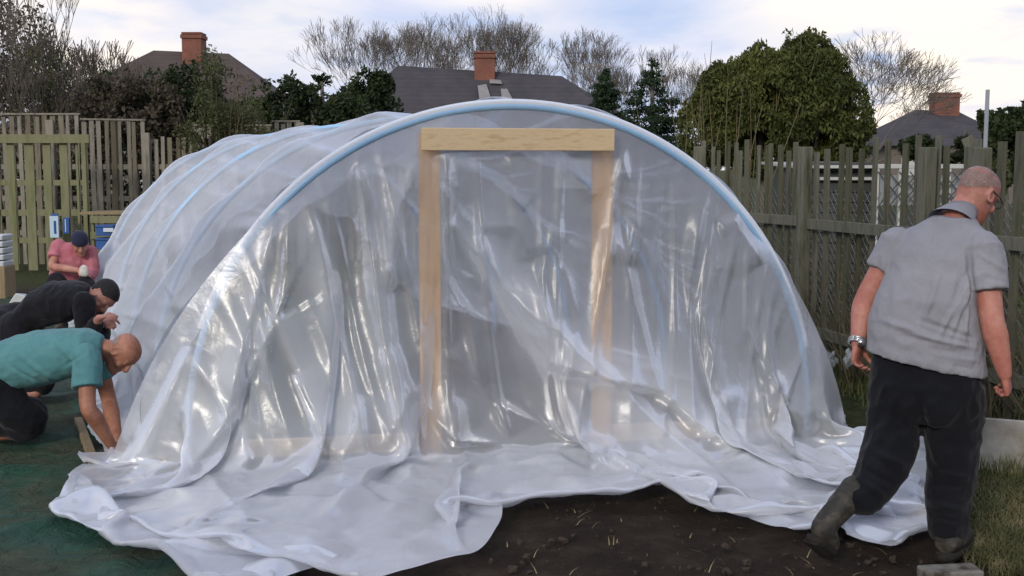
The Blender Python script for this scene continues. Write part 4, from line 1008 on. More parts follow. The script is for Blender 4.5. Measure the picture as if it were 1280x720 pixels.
def hand(mb, w, d, palm, thumb, s=1.0, curl=.5, spread=.12, hold=False):
    """w wrist point, d pointing direction, palm = direction the palm faces, thumb = side direction"""
    d = Vector(d).normalized(); palm = Vector(palm); palm = (palm - d * palm.dot(d)).normalized(); th = d.cross(palm)
    if th.dot(Vector(thumb)) < 0: th = -th
    w = Vector(w)
    secs = []
    for y, wd, tk in ((-.012, .026, .019), (.015, .029, .018), (.040, .038, .017), (.070, .042, .015), (.088, .041, .012)):
        secs.append((w + d * y * s, th * wd * s, palm * tk * s))
    loft(mb, secs, 16, 2.6)
    for i, (off, L, r) in enumerate(((.031, .070, .0092), (.011, .078, .0096), (-.010, .072, .0092), (-.029, .056, .0082))):
        p = w + d * .080 * s + th * off * s; dd = (d + th * (off * 3 * spread)).normalized(); c = curl * (1 + .12 * i); pts = [p - d * .02 * s, p]; ang = 0
        for f in (.44, .31, .25):
            ang += c * (1.0 if f > .4 else .95); q = pts[-1] + (dd * math.cos(ang) + palm * math.sin(ang)) * L * f * s; pts.append(q)
        mb.tube(pts, [r * s, r * s * 1.02, r * s, r * .92 * s, r * .78 * s], 8); ball(mb, pts[-1], (r * .8 * s,) * 3)
    b0 = w + d * .022 * s + th * .024 * s; k = (th * .75 + d * .62 + palm * .25).normalized(); b1 = b0 + k * .042 * s
    k2 = (th * .35 + d * .8 + palm * (.35 + .3 * curl)).normalized(); b2 = b1 + k2 * .032 * s; b3 = b2 + (k2 + palm * .35 * curl - th * .2).normalized() * .026 * s
    mb.tube([w + d * .012 * s + th * .008 * s, b0, b1, b2, b3], [.014 * s, .017 * s, .0125 * s, .011 * s, .009 * s], 8); ball(mb, b3, (.009 * s,) * 3)

def skin_mat(name, c1, c2, c3):
    m, t, out = newmat(name); v = coords(t)
    f = t.math('ADD', t.math('MULTIPLY', noise(t, v, 9, 4, .6), .7), t.math('MULTIPLY', noise(t, v, 45, 4, .6), .3))
    c = t.ramp(f, [(.32, c1), (.52, c2), (.70, c3)])
    b = t.n('ShaderNodeBump', {'Height': noise(t, v, 220, 4, .6), 'Strength': .25, 'Distance': .002})
    m.node_tree.links.new(t.n('ShaderNodeBsdfPrincipled', {'Base Color': c, 'Roughness': .55, 'Specular IOR Level': .35, 'Normal': b.outputs[0], 'Subsurface Weight': .12, 'Subsurface Radius': (.02, .008, .005), 'Subsurface Scale': .4}).outputs[0], out.inputs[0]); return m
def cloth_mat(name, c1, c2, knit=900, rough=.9, sheen=.1, bump=.25):
    m, t, out = newmat(name); v = coords(t)
    c = t.ramp(noise(t, v, 7, 5, .6), [(.3, c1), (.7, c2)])
    c = t.mix(t.math('MULTIPLY', noise(t, v, 260, 2, .5), .35), c, tuple(x * .6 for x in c1[:3]) + (1,))
    h = t.math('ADD', noise(t, coords(t, (1, 1, .55)), 16, 5, .6, .8), t.math('MULTIPLY', noise(t, v, knit, 2), .04))
    b = t.n('ShaderNodeBump', {'Height': h, 'Strength': bump, 'Distance': .02})
    m.node_tree.links.new(t.n('ShaderNodeBsdfPrincipled', {'Base Color': c, 'Roughness': rough, 'Sheen Weight': sheen, 'Specular IOR Level': .15, 'Normal': b.outputs[0]}).outputs[0], out.inputs[0]); return m
SKIN = skin_mat('ruddy skin', (.30, .115, .080, 1), (.43, .205, .150, 1), (.50, .27, .20, 1))
SKINR = skin_mat('red neck skin', (.36, .11, .085, 1), (.46, .19, .14, 1), (.52, .28, .21, 1))
SKINT = skin_mat('tanned skin', (.22, .085, .050, 1), (.33, .145, .090, 1), (.42, .21, .145, 1))
GREYHAIR = pmat('cropped grey hair', (.25, .20, .175, 1), (.38, .33, .30, 1), scale=30, rough=.8, bump=.5, bscale=500, bdist=.004, world=True)
def thin_hair(m):
    t = NT(m.node_tree); out = [n for n in m.node_tree.nodes if n.type == 'OUTPUT_MATERIAL'][0]; sh = out.inputs[0].links[0].from_socket
    f = t.ramp(noise(t, coords(t), 260, 2, .5), [(.44, .15), (.56, .95)])
    mx = t.n('ShaderNodeMixShader', {0: f, 1: t.n('ShaderNodeBsdfTransparent').outputs[0], 2: sh}); m.node_tree.links.new(mx.outputs[0], out.inputs[0])
thin_hair(GREYHAIR)
BLACKHAIR = pmat('black hair', (.012, .010, .009, 1), (.022, .018, .016, 1), scale=30, rough=.6, bump=.7, bscale=260, bdist=.006, world=True)
GREYPOLO = cloth_mat('grey jersey', (.27, .27, .295, 1), (.33, .33, .355, 1), bump=.5)
NAVY = cloth_mat('dark navy cotton', (.006, .0065, .009, 1), (.012, .013, .017, 1), bump=.35)
BLACKC = cloth_mat('black cotton', (.010, .010, .012, 1), (.020, .019, .022, 1), bump=.35)
TEAL = cloth_mat('teal cotton', (.075, .21, .22, 1), (.11, .27, .275, 1), bump=.35)
PINK = cloth_mat('pink checked cotton', (.42, .12, .15, 1), (.52, .20, .23, 1), bump=.35)
RUBBER = pmat('muddy boot', (.018, .017, .014, 1), (.036, .033, .027, 1), scale=14, rough=.6, bump=.3, bscale=60, c3=(.10, .085, .06, 1), world=True)
SOLE = pmat('boot sole', (.014, .012, .010, 1), (.028, .024, .019, 1), scale=30, rough=.9, bump=.6, world=True)
STEEL = pmat('watch steel', (.55, .55, .54, 1), (.45, .45, .44, 1), rough=.25, metallic=.9)
DARKP = pmat('dark spectacle frame', (.03, .02, .02, 1), rough=.3)
CAPM = cloth_mat('navy cap cotton', (.018, .020, .045, 1), (.028, .030, .060, 1))
GLOVE = pmat('pale work glove', (.50, .47, .42, 1), (.6, .57, .52, 1), rough=.85)

def cap_mesh(c, M, s, keepf, grow=1.035, voxel=.006, name='hair'):
    mb = MB(); head_like = []
    for z, w, fr, bk in ((-.085, .058, .070, .050), (-.060, .066, .080, .074), (-.030, .072, .086, .088), (.0, .076, .088, .098), (.030, .078, .092, .103), (.060, .075, .090, .100), (.085, .064, .074, .086), (.104, .046, .052, .066), (.116, .024, .026, .036), (.121, .008, .008, .012)):
        cy = (fr - bk) / 2; d = (fr + bk) / 2; head_like.append((Vector(c) + M @ (V3(0, cy, z) * s * grow), M @ V3(w * s * grow, 0, 0), M @ V3(0, d * s * grow, 0)))
    loft(mb, head_like, 28, 2.15); Mi = np.array(M.inverted()); cc = np.array(c)
    def kp(P):
        Q = (P - cc) @ Mi.T / s; return keepf(Q)
    return remesh(mb, name, voxel, 4, disp=lambda P: .0015 * np.array([mnoise.noise(Vector(tuple(p * 90))) for p in P]), keep=kp)
def person_part(name, me, mat, par, label=None):
    o = link_mesh(name, me, mat, smooth=True); adopt(o, par)
    if label: o['label'] = label
    return o

# ---- 1: the man walking past on the right, seen from behind
def man_walking():
    Y = 5.15
    A = lambda px, py, y=Y: at(px, py, y)
    base = G(1130, 697); e = tag(empty('person', base), 'big man in grey polo shirt and dark trousers walking away beside the fence, head bowed', 'person')
    SL, SR = A(1120, 304, 5.27), A(1229, 312, 5.05)
    lat = (SR - SL).normalized(); fwd0 = Vector((-lat.y, lat.x, 0)).normalized()
    chest = A(1171, 335, 5.17); belly = A(1160, 405, 5.14); pel = A(1156, 462, 5.13); neckb = A(1192, 276, 5.20); hc = A(1221, 243, 5.24)
    hlat = (lat + Vector((.25, .2, 0))).normalized(); hf = Vector((-hlat.y, hlat.x, 0))
    EL, WL = A(1081, 378, 5.28), A(1072, 428, 5.20)
    ER, WR = A(1240, 400, 4.97), A(1256, 468, 4.95)
    HL, HR = A(1122, 478, 5.18), A(1190, 478, 5.06)
    KL, AL = A(1106, 572, 5.10), A(1040, 652, 5.02)
    KR, AR = A(1190, 575, 5.10), A(1184, 672, 5.07)
    hfwd = (Vector((.80, .50, -.52))).normalized(); HM = frame_of(hfwd, (.35, .1, 1))
    mb = MB(); T = head(mb, hc, HM, 1.0)
    limb(mb, [A(1185, 292, 5.20), A(1200, 268, 5.215), A(1213, 252, 5.23)], [.058, .062, .064])
    up_ = (chest - pel).normalized()
    loft(mb, [(pel, hlat * .15, hf * .10), (belly, hlat * .16, hf * .12), (chest, lat * .17, fwd0 * .11), (A(1180, 298, 5.19), lat * .15, fwd0 * .08)])
    for S, E_, W_, sg in ((SL, EL, WL, -1), (SR, ER, WR, 1)):
        limb(mb, [S, S.lerp(E_, .5), E_, E_.lerp(W_, .30), E_.lerp(W_, .7), W_], [.060, .054, .050, .052, .040, .029])
    for H_, K_, A_ in ((HL, KL, AL), (HR, KR, AR)):
        limb(mb, [H_, K_, K_.lerp(A_, .3), A_], [.075, .052, .05, .036])
    hand(mb, WL, (-.06, .02, -1), (.75, -.6, 0), (.5, .8, 0), .98, .55); hand(mb, WR, (.30, .2, -.9), (-.8, .45, .1), (.45, .85, 0), .98, .95)
    person_part('body', remesh(mb, 'body', .0048, 5), SKINR, e)
    # hair: grey stubble above the hairline
    person_part('hair', cap_mesh(hc, HM, 1.0, lambda Q: (Q[:, 2] > .030 - .55 * np.clip(-Q[:, 1] - .015, 0, .08) + 1.1 * np.clip(Q[:, 1] - .0, 0, 1)) & ~((np.abs(Q[:, 0]) > .058) & (Q[:, 1] > -.03) & (Q[:, 2] < .034)), 1.022), GREYHAIR, e)
    # shirt
    mb = MB()
    def H(px, py, y): return A(px, py, y)
    tilt = Vector((0, 0, -.05)); hl2 = hlat + Vector((0, 0, -.30))
    secs = [(A(1157, 453, 5.13), (hlat + Vector((0, 0, -.16))) * .252, hf * .190), (A(1157, 440, 5.13), (hlat + Vector((0, 0, -.13))) * .247, hf * .187), (A(1157, 408, 5.13), (hlat + Vector((0, 0, -.1))) * .236, hf * .180), (A(1160, 372, 5.14), lat * .214, fwd0 * .172), (chest, lat * .202, fwd0 * .160), (A(1175, 314, 5.18), lat * .205, fwd0 * .142), (A(1180, 298, 5.19), lat * .192, fwd0 * .120), (A(1184, 287, 5.195), lat * .160, fwd0 * .100), (A(1189, 278, 5.20), lat * .115, fwd0 * .088), (A(1193, 271, 5.20), lat * .084, fwd0 * .084)]
    loft(mb, secs, 32, 2.4)
    for S, E_, r0, r1, fr in ((SL, EL, .078, .078, .46), (SR, ER, .086, .088, .60)):
        c_ = S.lerp(E_, fr); d_ = (E_ - S).normalized(); mb.tube([S - d_ * .02, S.lerp(E_, fr * .5), c_], [r0, (r0 + r1) / 2, r1], 18); ball(mb, S - d_ * .005 + Vector((0, 0, -.008)), (r0 * .97,) * 3)
    # back tail of the shirt hanging to one side
    fl = [(A(1222, 330, 4.97), A(1165, 430, 4.97), .012, .010), (A(1218, 350, 4.98), A(1190, 425, 4.96), .010, -.010), (A(1180, 335, 4.98), A(1150, 410, 4.96), .012, .008), (A(1210, 360, 4.96), A(1205, 430, 4.94), .011, .010),
          (A(1092, 418, 5.2), A(1200, 440, 4.95), .009, -.012), (A(1090, 425, 5.2), A(1225, 452, 4.93), .009, .011), (A(1130, 415, 5.0), A(1225, 437, 4.92), .009, .010), (A(1095, 432, 5.2), A(1220, 462, 4.93), .010, -.008), (A(1150, 400, 4.97), A(1222, 425, 4.93), .009, -.009),
          (A(1213, 315, 4.98), A(1216, 365, 4.96), .010, -.016), (A(1106, 310, 5.12), A(1104, 345, 5.14), .010, -.014), (A(1165, 300, 5.0), A(1125, 330, 5.05), .02, .006), (A(1130, 345, 5.0), A(1118, 400, 5.02), .014, .006)]
    fl += [(A(1222, 335, 5), A(1188, 400, 5), .016, .010), (A(1200, 345, 5), A(1175, 420, 5), .013, -.008), (A(1100, 400, 5), A(1180, 425, 5), .012, .008), (A(1140, 300, 5), A(1110, 380, 5), .022, .005), (A(1222, 318, 5), A(1255, 340, 5), .012, .008), (A(1090, 320, 5), A(1115, 300, 5), .012, .006), (A(1225, 345, 5), A(1250, 352, 5), .010, -.006)]
    fl = [(a_, b_, w_ * 1.1, d_ * 1.9) for a_, b_, w_, d_ in fl]
    person_part('shirt', remesh(mb, 'shirt', .0075, 3, folds(fl, .007, 7, 3)), GREYPOLO, e)
    mb = MB(); cc = A(1196, 268, 5.21); ax = (hc - neckb).normalized(); cx_ = lat; cy_ = ax.cross(lat).normalized()
    for i in range(29):
        t_ = i / 28 * 2 * math.pi; rr_ = .071; up2 = .024 + .010 * math.cos(t_ + .4)
        o_ = cx_ * math.cos(t_) * rr_ * 1.02 + cy_ * math.sin(t_) * rr_ * .95
        mb.v += [cc + o_ * 1.36 - ax * .046, cc + o_ * .95 + ax * up2, cc + o_ * .90 + ax * (up2 - .003), cc + o_ * .95 - ax * .03]
    for i in range(28):
        for q in range(3): a_ = i * 4 + q; mb.f.append((a_, a_ + 4, a_ + 5, a_ + 1))
    mb_me = mb.mesh('collar'); person_part('collar', mb_me, GREYPOLO, e)
    # trousers
    mb = MB()
    loft(mb, [(A(1158, 428, 5.13), hlat * .205, hf * .145), (A(1157, 450, 5.13), hlat * .228, hf * .160), (A(1157, 478, 5.12), hlat * .240, hf * .175), (A(1157, 505, 5.12), hlat * .238, hf * .165), (A(1157, 525, 5.12), hlat * .20, hf * .13)], 30, 2.5)
    limb(mb, [A(1123, 482, 5.16), A(1118, 530, 5.14), KL, A(1092, 602, 5.08), A(1075, 622, 5.05)], [.118, .120, .112, .098, .080], 18)
    limb(mb, [A(1192, 482, 5.08), A(1191, 530, 5.09), KR, A(1187, 618, 5.09), A(1184, 655, 5.07)], [.122, .120, .112, .096, .085], 18)
    fl = [(A(1085, 560, 5.0), A(1140, 590, 4.95), .014, .012), (A(1080, 585, 5.0), A(1125, 612, 4.95), .012, -.012), (A(1075, 600, 5.0), A(1112, 625, 4.95), .010, .012), (A(1150, 590, 5), A(1220, 600, 4.97), .013, .011), (A(1150, 612, 5), A(1215, 608, 4.97), .010, -.012), (A(1152, 630, 5), A(1212, 640, 4.97), .012, .013), (A(1155, 645, 5), A(1210, 655, 4.97), .009, -.010),
          (A(1150, 500, 4.95), A(1165, 560, 4.97), .014, -.020), (A(1100, 480, 5.0), A(1140, 520, 4.96), .018, .008), (A(1215, 490, 4.9), A(1180, 540, 4.94), .018, .010), (A(1120, 520, 5.0), A(1095, 560, 5.0), .016, .010)]
    person_part('trousers', remesh(mb, 'trousers', .0085, 3, folds([(a_, b_, w_ * 1.2, d_ * 1.7) for a_, b_, w_, d_ in fl], .013, 7, 8)), NAVY, e)
    # back pocket flap
    # boots: trailing foot up on its toes, standing foot flat
    def boot(ank, knee, toe, heel, nm_extra=0):
        mb = MB(); sh = (knee - ank).normalized()
        limb(mb, [ank + sh * .17, ank + sh * .08, ank], [.066, .060, .054], 14)
        f_ = (toe - heel); L_ = f_.length; f_.normalize(); s_ = f_.cross(Vector((0, 0, 1))).normalized(); u_ = s_.cross(f_)
        limb(mb, [ank, ank.lerp(heel + f_ * .06 + u_ * .05, .7), heel + f_ * L_ * .5 + u_ * .05, toe - f_ * .05 + u_ * .038], [.056, .056, .052, .044], 14)
        person_part('boot', remesh(mb, 'boot', .006, 5, folds([], .003, 16, 2)), RUBBER, e)
        mb = MB(); loft(mb, [(heel + f_ * (L_ * t_) - u_ * .004, s_ * w_, f_ * .001 + u_ * .0) for t_, w_ in ()] or [(heel - u_ * .014 + f_ * L_ * .5, s_ * .046, f_ * L_ * .51), (heel + u_ * .016 + f_ * L_ * .5, s_ * .049, f_ * L_ * .53)], 26, 2.6)
        for q in np.arange(.08, .95, .09): mb.box(heel + f_ * L_ * q - u_ * .018, (.075, .012, .012), frame_of(f_, u_))
        so_ = person_part('sole', mb.mesh('sole'), SOLE, e)
    boot(A(1036, 650, 5.02), KL, G(1047, 700) + Vector((-.02, .02, .012)), A(1014, 672, 4.95))
    boot(A(1184, 668, 5.07), KR, G(1216, 681, .02) + Vector((0, .06, 0)), G(1177, 699, .022))
    # watch
    d_ = (WL - EL).normalized(); mb = MB(); wc = WL - d_ * .005; o1 = d_.orthogonal().normalized(); o2 = d_.cross(o1)
    ringp = [wc + o1 * math.cos(k / 20 * 2 * math.pi) * .037 + o2 * math.sin(k / 20 * 2 * math.pi) * .037 for k in range(21)]
    for off in (-.008, 0, .008): mb.tube([p + d_ * off for p in ringp], .0052, 6)
    mb.box(wc + Vector((.006, -.038, 0)), (.034, .010, .034)); person_part('watch', mb.mesh('watch'), STEEL, e)
    # spectacles
    mb = MB()
    for sx in (-1, 1):
        mb.tube([T(sx * .080, -.012, .022), T(sx * .079, .05, .020), T(sx * .066, .098, .016)], .0028, 6)
        mb.tube([T(sx * (.036 + .026 * math.cos(k / 12 * 2 * math.pi)), .104, .006 + .018 * math.sin(k / 12 * 2 * math.pi)) for k in range(13)], .0022, 5)
    mb.tube([T(-.012, .106, .012), T(.012, .106, .012)], .0022, 5); person_part('glasses', mb.mesh('glasses'), DARKP, e)
    return e
man_walking()

# ---- 2: kneeling man in teal
def man_teal():
    A = at; e = tag(empty('person', G(40, 552)), 'bald man in a teal T-shirt kneeling and reaching down to the edge of the plastic', 'person')
    Yb = 7.0
    hc = A(153, 441, 7.0); SN, SF = A(108, 446, 6.82), A(120, 436, 7.20)       # near and far shoulder
    pel = A(-12, 470, 7.15); mid = A(45, 447, 7.05); ch = A(100, 440, 7.02)
    HM = frame_of((.45, -.30, -.85), (1, -.1, .45))
    mb = MB(); T = head(mb, hc, HM, .98)
    limb(mb, [A(112, 437, 7.02), A(128, 437, 7.01), A(142, 439, 7.0)], [.072, .064, .062])
    EN, WN = A(110, 508, 6.72), A(139, 556, 6.83); EF, WF = A(136, 500, 7.25), A(147, 551, 7.02)
    for S, E_, W_ in ((SN, EN, WN), (SF, EF, WF)):
        limb(mb, [S, S.lerp(E_, .5), E_, E_.lerp(W_, .3), E_.lerp(W_, .7), W_], [.055, .050, .046, .050, .038, .029])
    Dn = Vector((0, 0, 1)); lt = Vector((.12, -1, 0)).normalized()
    loft(mb, [(pel, lt * .14, Dn * .09), (mid, lt * .14, Dn * .10), (ch, lt * .16, Dn * .09)])
    hand(mb, WN, (.55, .25, -.65), (.1, .6, -.6), (.7, .5, .5), .95, .55); hand(mb, WF, (.2, -.1, -.9), (.3, -.6, -.1), (.8, .5, 0), .95, .6)
    KN, KF = A(40, 545, 7.05), A(40, 535, 7.5)
    for K_, y0 in ((KN, 7.0), (KF, 7.35)): limb(mb, [A(-8, 478, y0), K_ + Vector((0, 0, .06)), K_ + Vector((-.35, .03, 0))], [.07, .05, .04])
    person_part('body', remesh(mb, 'body', .0055, 5), SKINT, e)
    person_part('hair', cap_mesh(hc, HM, .98, lambda Q: (Q[:, 2] > -.045) & (Q[:, 2] < .040 - .2 * (Q[:, 1] + .05)) & (Q[:, 1] < .008) & ~((np.abs(Q[:, 0]) > .06) & (Q[:, 1] > -.045) & (Q[:, 2] < .03)), 1.006), GREYHAIR, e)
    mb = MB()
    loft(mb, [(A(-16, 462, 7.13), lt * .200, Vector((.25, 0, 1)) * .150), (A(20, 452, 7.10), lt * .20, Vector((.15, 0, 1)) * .165), (A(55, 447, 7.06), lt * .205, Vector((.05, 0, 1)) * .165), (A(85, 442, 7.04), lt * .215, Dn * .150), (A(108, 438, 7.02), lt * .205, Dn * .128), (A(122, 437, 7.01), lt * .13, Dn * .10), (A(129, 437, 7.0), lt * .08, Dn * .08)], 30, 2.4)
    for S, E_, fr in ((SN, EN, .62), (SF, EF, .55)):
        c_ = S.lerp(E_, fr); mb.tube([S, S.lerp(E_, fr * .5), c_], [.082, .084, .088], 16); ball(mb, S, (.082,) * 3)
    fl = [(A(60, 420, 6.85), A(105, 470, 6.75), .014, .012), (A(75, 460, 6.8), A(110, 440, 6.8), .010, -.012), (A(20, 440, 6.9), A(75, 480, 6.85), .016, .012), (A(10, 455, 6.9), A(60, 488, 6.85), .012, -.012), (A(98, 430, 6.8), A(122, 450, 6.8), .010, .010), (A(86, 465, 6.75), A(84, 495, 6.75), .010, -.016), (A(30, 415, 6.95), A(50, 440, 6.87), .02, .008)]
    person_part('shirt', remesh(mb, 'shirt', .0085, 3, folds(fl, .007, 8, 5)), TEAL, e)
    mb = MB()
    ball(mb, A(-18, 475, 7.15), (.22, .21, .17))
    for K_, y0 in ((KN, 7.0), (KF, 7.33)):
        limb(mb, [A(-12, 480, y0), A(16, 512, y0 + .02), K_ + Vector((0, 0, .09)), K_ + Vector((-.06, 0, .05))], [.135, .125, .100, .09], 16)
        limb(mb, [K_ + Vector((.0, 0, .075)), K_ + Vector((-.22, 0, .070)), K_ + Vector((-.42, 0, .065))], [.085, .075, .06], 14)
    person_part('trousers', remesh(mb, 'trousers', .010, 3, folds([], .010, 7, 3)), NAVY, e)
    for K_ in (KN, KF):
        mb = MB(); limb(mb, [K_ + Vector((-.40, 0, .07)), K_ + Vector((-.50, 0, .06)), K_ + Vector((-.55, 0, .035))], [.055, .05, .04]); person_part('boot', remesh(mb, 'boot', .009, 3), RUBBER, e)
    # tattoo on the near forearm
    return e
man_teal()

# ---- 3: man in black bending low
def man_black():
    A = at; e = tag(empty('person', G(70, 500)), 'dark haired man in black bending low between the two other helpers', 'person')
    hc = A(128, 370, 8.3); SN, SF = A(105, 378, 8.15), A(112, 372, 8.5); HM = frame_of((.40, -.45, -.80), (.9, -.1, .5))
    pel = A(22, 398, 8.5); lt = Vector((.12, -1, 0)).normalized(); Dn = Vector((0, 0, 1))
    mb = MB(); T = head(mb, hc, HM, 1.0); limb(mb, [A(105, 370, 8.32), A(120, 370, 8.3)], [.07, .062])
    EN, WN = A(108, 424, 8.1), A(124, 398, 7.95); EF, WF = A(125, 420, 8.45), A(130, 400, 8.1)
    for S, E_, W_ in ((SN, EN, WN), (SF, EF, WF)): limb(mb, [S, S.lerp(E_, .5), E_, E_.lerp(W_, .4), W_], [.052, .048, .044, .042, .028])
    loft(mb, [(pel, lt * .14, Dn * .1), (A(60, 385, 8.4), lt * .14, Dn * .1), (A(95, 376, 8.32), lt * .16, Dn * .09)])
    hand(mb, WN, (.5, -.2, .2), (.2, .2, -1), (.2, 1, .4), .95, .6); hand(mb, WF, (.4, -.5, .0), (.2, .2, -1), (.2, 1, .4), .95, .6)
    KN, KF = A(55, 492, 8.3), A(55, 485, 8.7)
    for K_ in (KN, KF): limb(mb, [pel, K_ + Vector((0, 0, .06)), K_ + Vector((-.3, 0, 0))], [.07, .05, .04])
    person_part('body', remesh(mb, 'body', .0065, 4), SKIN, e)
    person_part('hair', cap_mesh(hc, HM, 1.0, lambda Q: (Q[:, 2] > .010 + .75 * np.clip(Q[:, 1], -.08, .1)) & ~((np.abs(Q[:, 0]) > .058) & (Q[:, 1] > -.02) & (Q[:, 2] < .04)), 1.07, .008), BLACKHAIR, e)
    mb = MB()
    loft(mb, [(A(14, 404, 8.5), lt * .19, Vector((.5, 0, 1)) * .13), (A(35, 390, 8.45), lt * .20, Vector((.3, 0, 1)) * .155), (A(62, 380, 8.4), lt * .20, Vector((.1, 0, 1)) * .16), (A(88, 376, 8.35), lt * .215, Dn * .14), (A(104, 373, 8.32), lt * .19, Dn * .115), (A(114, 371, 8.3), lt * .09, Dn * .08)], 28, 2.4)
    for S, E_, W_ in ((SN, EN, WN), (SF, EF, WF)):
        limb(mb, [S, S.lerp(E_, .5), E_, E_.lerp(W_, .75)], [.078, .072, .066, .050], 14)
    person_part('jumper', remesh(mb, 'jumper', .010, 3, folds([(A(40, 372, 8.25), A(60, 400, 8.2), .02, .012), (A(95, 365, 8.2), A(85, 395, 8.1), .015, .014)], .009, 8, 9)), BLACKC, e)
    mb = MB(); ball(mb, pel + Vector((-.02, 0, -.06)), (.2, .2, .18))
    for K_, yy in ((KN, 8.35), (KF, 8.62)):
        limb(mb, [A(20, 412, yy), K_ + Vector((0, 0, .09))], [.13, .09], 14); limb(mb, [K_ + Vector((0, 0, .075)), K_ + Vector((-.42, 0, .06))], [.08, .06], 12)
    person_part('trousers', remesh(mb, 'trousers', .012, 3, folds([], .010, 7, 4)), BLACKC, e)
    return e
man_black()

# ---- 4: man in pink shirt and cap, crouching at the far corner
def man_pink():
    A = at; e = tag(empty('person', G(88, 408)), 'man in a pink shirt and navy cap crouching at the far corner of the plastic', 'person')
    Y = 12.4; hc = A(100, 304, Y - .1); SL, SR = A(73, 308, Y), A(114, 316, Y + .05); HM = frame_of((.35, -.75, -.55), (.1, -.35, 1))
    lt = (SR - SL).normalized(); mb = MB(); T = head(mb, hc, HM, 1.0); limb(mb, [A(94, 312, Y + .05), A(98, 307, Y)], [.07, .06])
    EL, WL = A(66, 333, Y - .15), A(97, 338, Y - .35); ER, WR = A(116, 340, Y), A(108, 350, Y - .3)
    for S, E_, W_ in ((SL, EL, WL), (SR, ER, WR)): limb(mb, [S, S.lerp(E_, .5), E_, E_.lerp(W_, .4), W_], [.052, .048, .044, .042, .028])
    pel = A(86, 366, Y + .15); loft(mb, [(pel, lt * .15, V3(0, .1, 0)), (A(90, 325, Y + .05), lt * .16, V3(0, .1, 0))])
    hand(mb, WL, (.8, -.2, -.3), (0, -.3, -1), (.2, -1, 0), .95, .7); hand(mb, WR, (-.5, -.4, -.4), (0, .2, -1), (.2, -1, 0), .95, .7)
    KL, KR = A(70, 352, Y - .45), A(108, 356, Y - .40); AL, AR = A(76, 402, Y - .28), A(104, 404, Y - .25)
    for K_, A_ in ((KL, AL), (KR, AR)): limb(mb, [pel, K_, A_], [.07, .052, .04])
    person_part('body', remesh(mb, 'body', .008, 4), SKIN, e)
    mb = MB(); loft(mb, [(A(86, 362, Y + .12), lt * .20, V3(0, .15, 0)), (A(88, 345, Y + .08), lt * .20, V3(0, .15, 0)), (A(90, 325, Y + .05), lt * .21, V3(0, .15, 0)), (A(92, 312, Y + .05), lt * .20, V3(0, .12, 0)), (A(95, 306, Y + .04), lt * .09, V3(0, .08, 0))], 24, 2.4)
    mb.tube([SL, SL.lerp(EL, .6)], [.078, .080], 14); ball(mb, SL, (.078,) * 3); limb(mb, [SR, SR.lerp(ER, .5), ER, ER.lerp(WR, .6)], [.078, .072, .062, .05])
    person_part('shirt', remesh(mb, 'shirt', .012, 3, folds([], .010, 8, 6)), PINK, e)
    mb = MB(); ball(mb, pel, (.19, .19, .16))
    for K_, A_, x in ((KL, AL, 78), (KR, AR, 98)): limb(mb, [A(x, 368, Y + .05), K_, K_.lerp(A_, .5), A_ + Vector((0, 0, .06))], [.11, .095, .08, .065], 14)
    person_part('trousers', remesh(mb, 'trousers', .013, 3, folds([], .010, 7, 2)), BLACKC, e)
    for A_ in (AL, AR):
        mb = MB(); z0 = Vector((A_.x, A_.y, .05)); limb(mb, [z0 + Vector((0, .06, .03)), z0 + Vector((0, -.05, .0)), z0 + Vector((.02, -.17, -.008))], [.055, .05, .04]); person_part('boot', remesh(mb, 'boot', .010, 3), RUBBER, e)
    o = person_part('cap', cap_mesh(hc, HM, 1.0, lambda Q: (Q[:, 2] > .022), 1.10, .009, 'cap'), CAPM, e)
    mb = MB(); n_ = 12
    for i in range(n_ + 1):
        a_ = math.pi * i / n_; mb.v += [T(math.cos(a_) * .076, .075 + .01 * math.sin(a_), .040), T(math.cos(a_) * .074, .080 + .085 * math.sin(a_), .026 )]
    for i in range(n_): mb.f.append((2 * i, 2 * i + 1, 2 * i + 3, 2 * i + 2))
    pk = link_mesh('peak', mb.mesh('peak'), CAPM); pk.parent = o; pk.matrix_parent_inverse = o.matrix_parent_inverse.copy()
    mb = MB(); mb.tube([T(-.018, .104, .062), T(-.004, .106, .052), T(.022, .100, .072)], .005, 6)
    bd_ = link_mesh('badge', mb.mesh('badge'), FRAMEW); bd_.parent = o; bd_.matrix_parent_inverse = o.matrix_parent_inverse.copy()
    mb = MB(); ball(mb, A(105, 339, Y - .42), (.05, .03, .07)); g_ = tag(link_mesh('glove', remesh(mb, 'glove', .008, 2, folds([], .01, 20, 1)), GLOVE, smooth=True), 'pale work glove held by the man in pink', 'glove')
    return e
man_pink()
# ---------------------------------------------------------------- sky and light
w = bpy.data.worlds.new('World'); scn.world = w; w.use_nodes = True; w.node_tree.nodes.clear(); t = NT(w.node_tree)
wo = t.n('ShaderNodeOutputWorld'); SUNEL, SUNAZ = R(24), R(205)     # azimuth clockwise from +Y
sky = t.n('ShaderNodeTexSky', sky_type='NISHITA'); sky.sun_disc = False; sky.sun_elevation = SUNEL; sky.sun_rotation = SUNAZ; sky.air_density = 1.2; sky.dust_density = 2.0
g = t.n('ShaderNodeTexCoord').outputs['Generated']
sep = t.n('ShaderNodeSeparateXYZ', {0: g}); z = t.math('ADD', t.math('MAXIMUM', sep.outputs[2], 0.0), .16)
pv = t.n('ShaderNodeCombineXYZ', {0: t.math('DIVIDE', sep.outputs[0], z), 1: t.math('DIVIDE', sep.outputs[1], z), 2: 0.0}).outputs[0]
n1 = noise(t, t.n('ShaderNodeMapping', {'Vector': pv, 'Location': (1.3, 4.2, 0), 'Scale': (1, .8, 1)}).outputs[0], 1.35, 6, .52, .3)
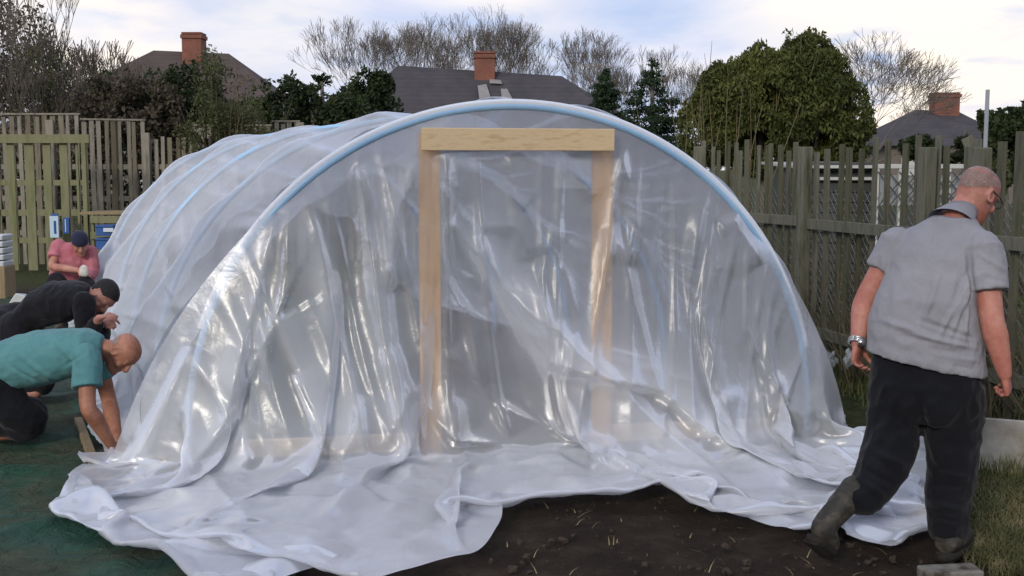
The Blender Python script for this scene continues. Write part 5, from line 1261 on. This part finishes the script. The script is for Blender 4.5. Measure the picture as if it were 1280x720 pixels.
n2 = noise(t, t.n('ShaderNodeMapping', {'Vector': pv, 'Location': (7.3, 2.2, 0), 'Scale': (1, .8, 1)}).outputs[0], 2.3, 5, .5, .2)
def L10(c): return (c[0] * 10, c[1] * 10, c[2] * 10, 1)
base = t.ramp(n1, [(.36, (.42, .54, .82, 1)), (.52, (.64, .68, .87, 1)), (.68, (.92, .89, .90, 1))])
warmd = None
for (px, py, pw, amp) in ((110, 48, 380, .9), (1130, 62, 160, 1.0), (1230, 30, 160, .9), (620, -10, 500, .5), (1000, 20, 500, .6), (340, 20, 500, .5)):
    d = ray(px, py).normalized(); dt = t.n('ShaderNodeVectorMath', {0: g, 1: tuple(d)}, operation='DOT_PRODUCT').outputs['Value']
    q = t.math('MULTIPLY', t.math('POWER', t.math('MAXIMUM', dt, 0.0), pw), amp); warmd = q if warmd is None else t.math('MAXIMUM', warmd, q)
warm = t.math('MULTIPLY', warmd, t.ramp(n2, [(.34, 0), (.52, 1)]))
warm = t.math('MAXIMUM', warm, t.ramp(n2, [(.62, 0), (.75, .6)]))
cl = t.mix(warm, base, (1.16, 1.02, .86, 1))
cl10 = t.n('ShaderNodeVectorMath', {0: cl, 3: 11.8}, operation='SCALE').outputs[0]
colr = t.mix(.88, sky.outputs[0], cl10)
bg = t.n('ShaderNodeBackground', {'Color': colr, 'Strength': .10}); w.node_tree.links.new(bg.outputs[0], wo.inputs[0])
sl = bpy.data.lights.new('sun', 'SUN'); sl.energy = 1.9; sl.angle = R(11); sl.color = (1, .93, .82)
so = bpy.data.objects.new('sun', sl); col.objects.link(so)
sd = Vector((math.sin(SUNAZ) * math.cos(SUNEL), math.cos(SUNAZ) * math.cos(SUNEL), math.sin(SUNEL)))
so.rotation_euler = sd.to_track_quat('Z', 'Y').to_euler()
scn.view_settings.view_transform = 'Standard'; scn.view_settings.look = 'None'; scn.view_settings.exposure = 0
scn.cycles.transparent_max_bounces = 16; scn.cycles.max_bounces = 6; scn.cycles.diffuse_bounces = 3; scn.cycles.glossy_bounces = 2; scn.cycles.transmission_bounces = 4; scn.cycles.caustics_reflective = False
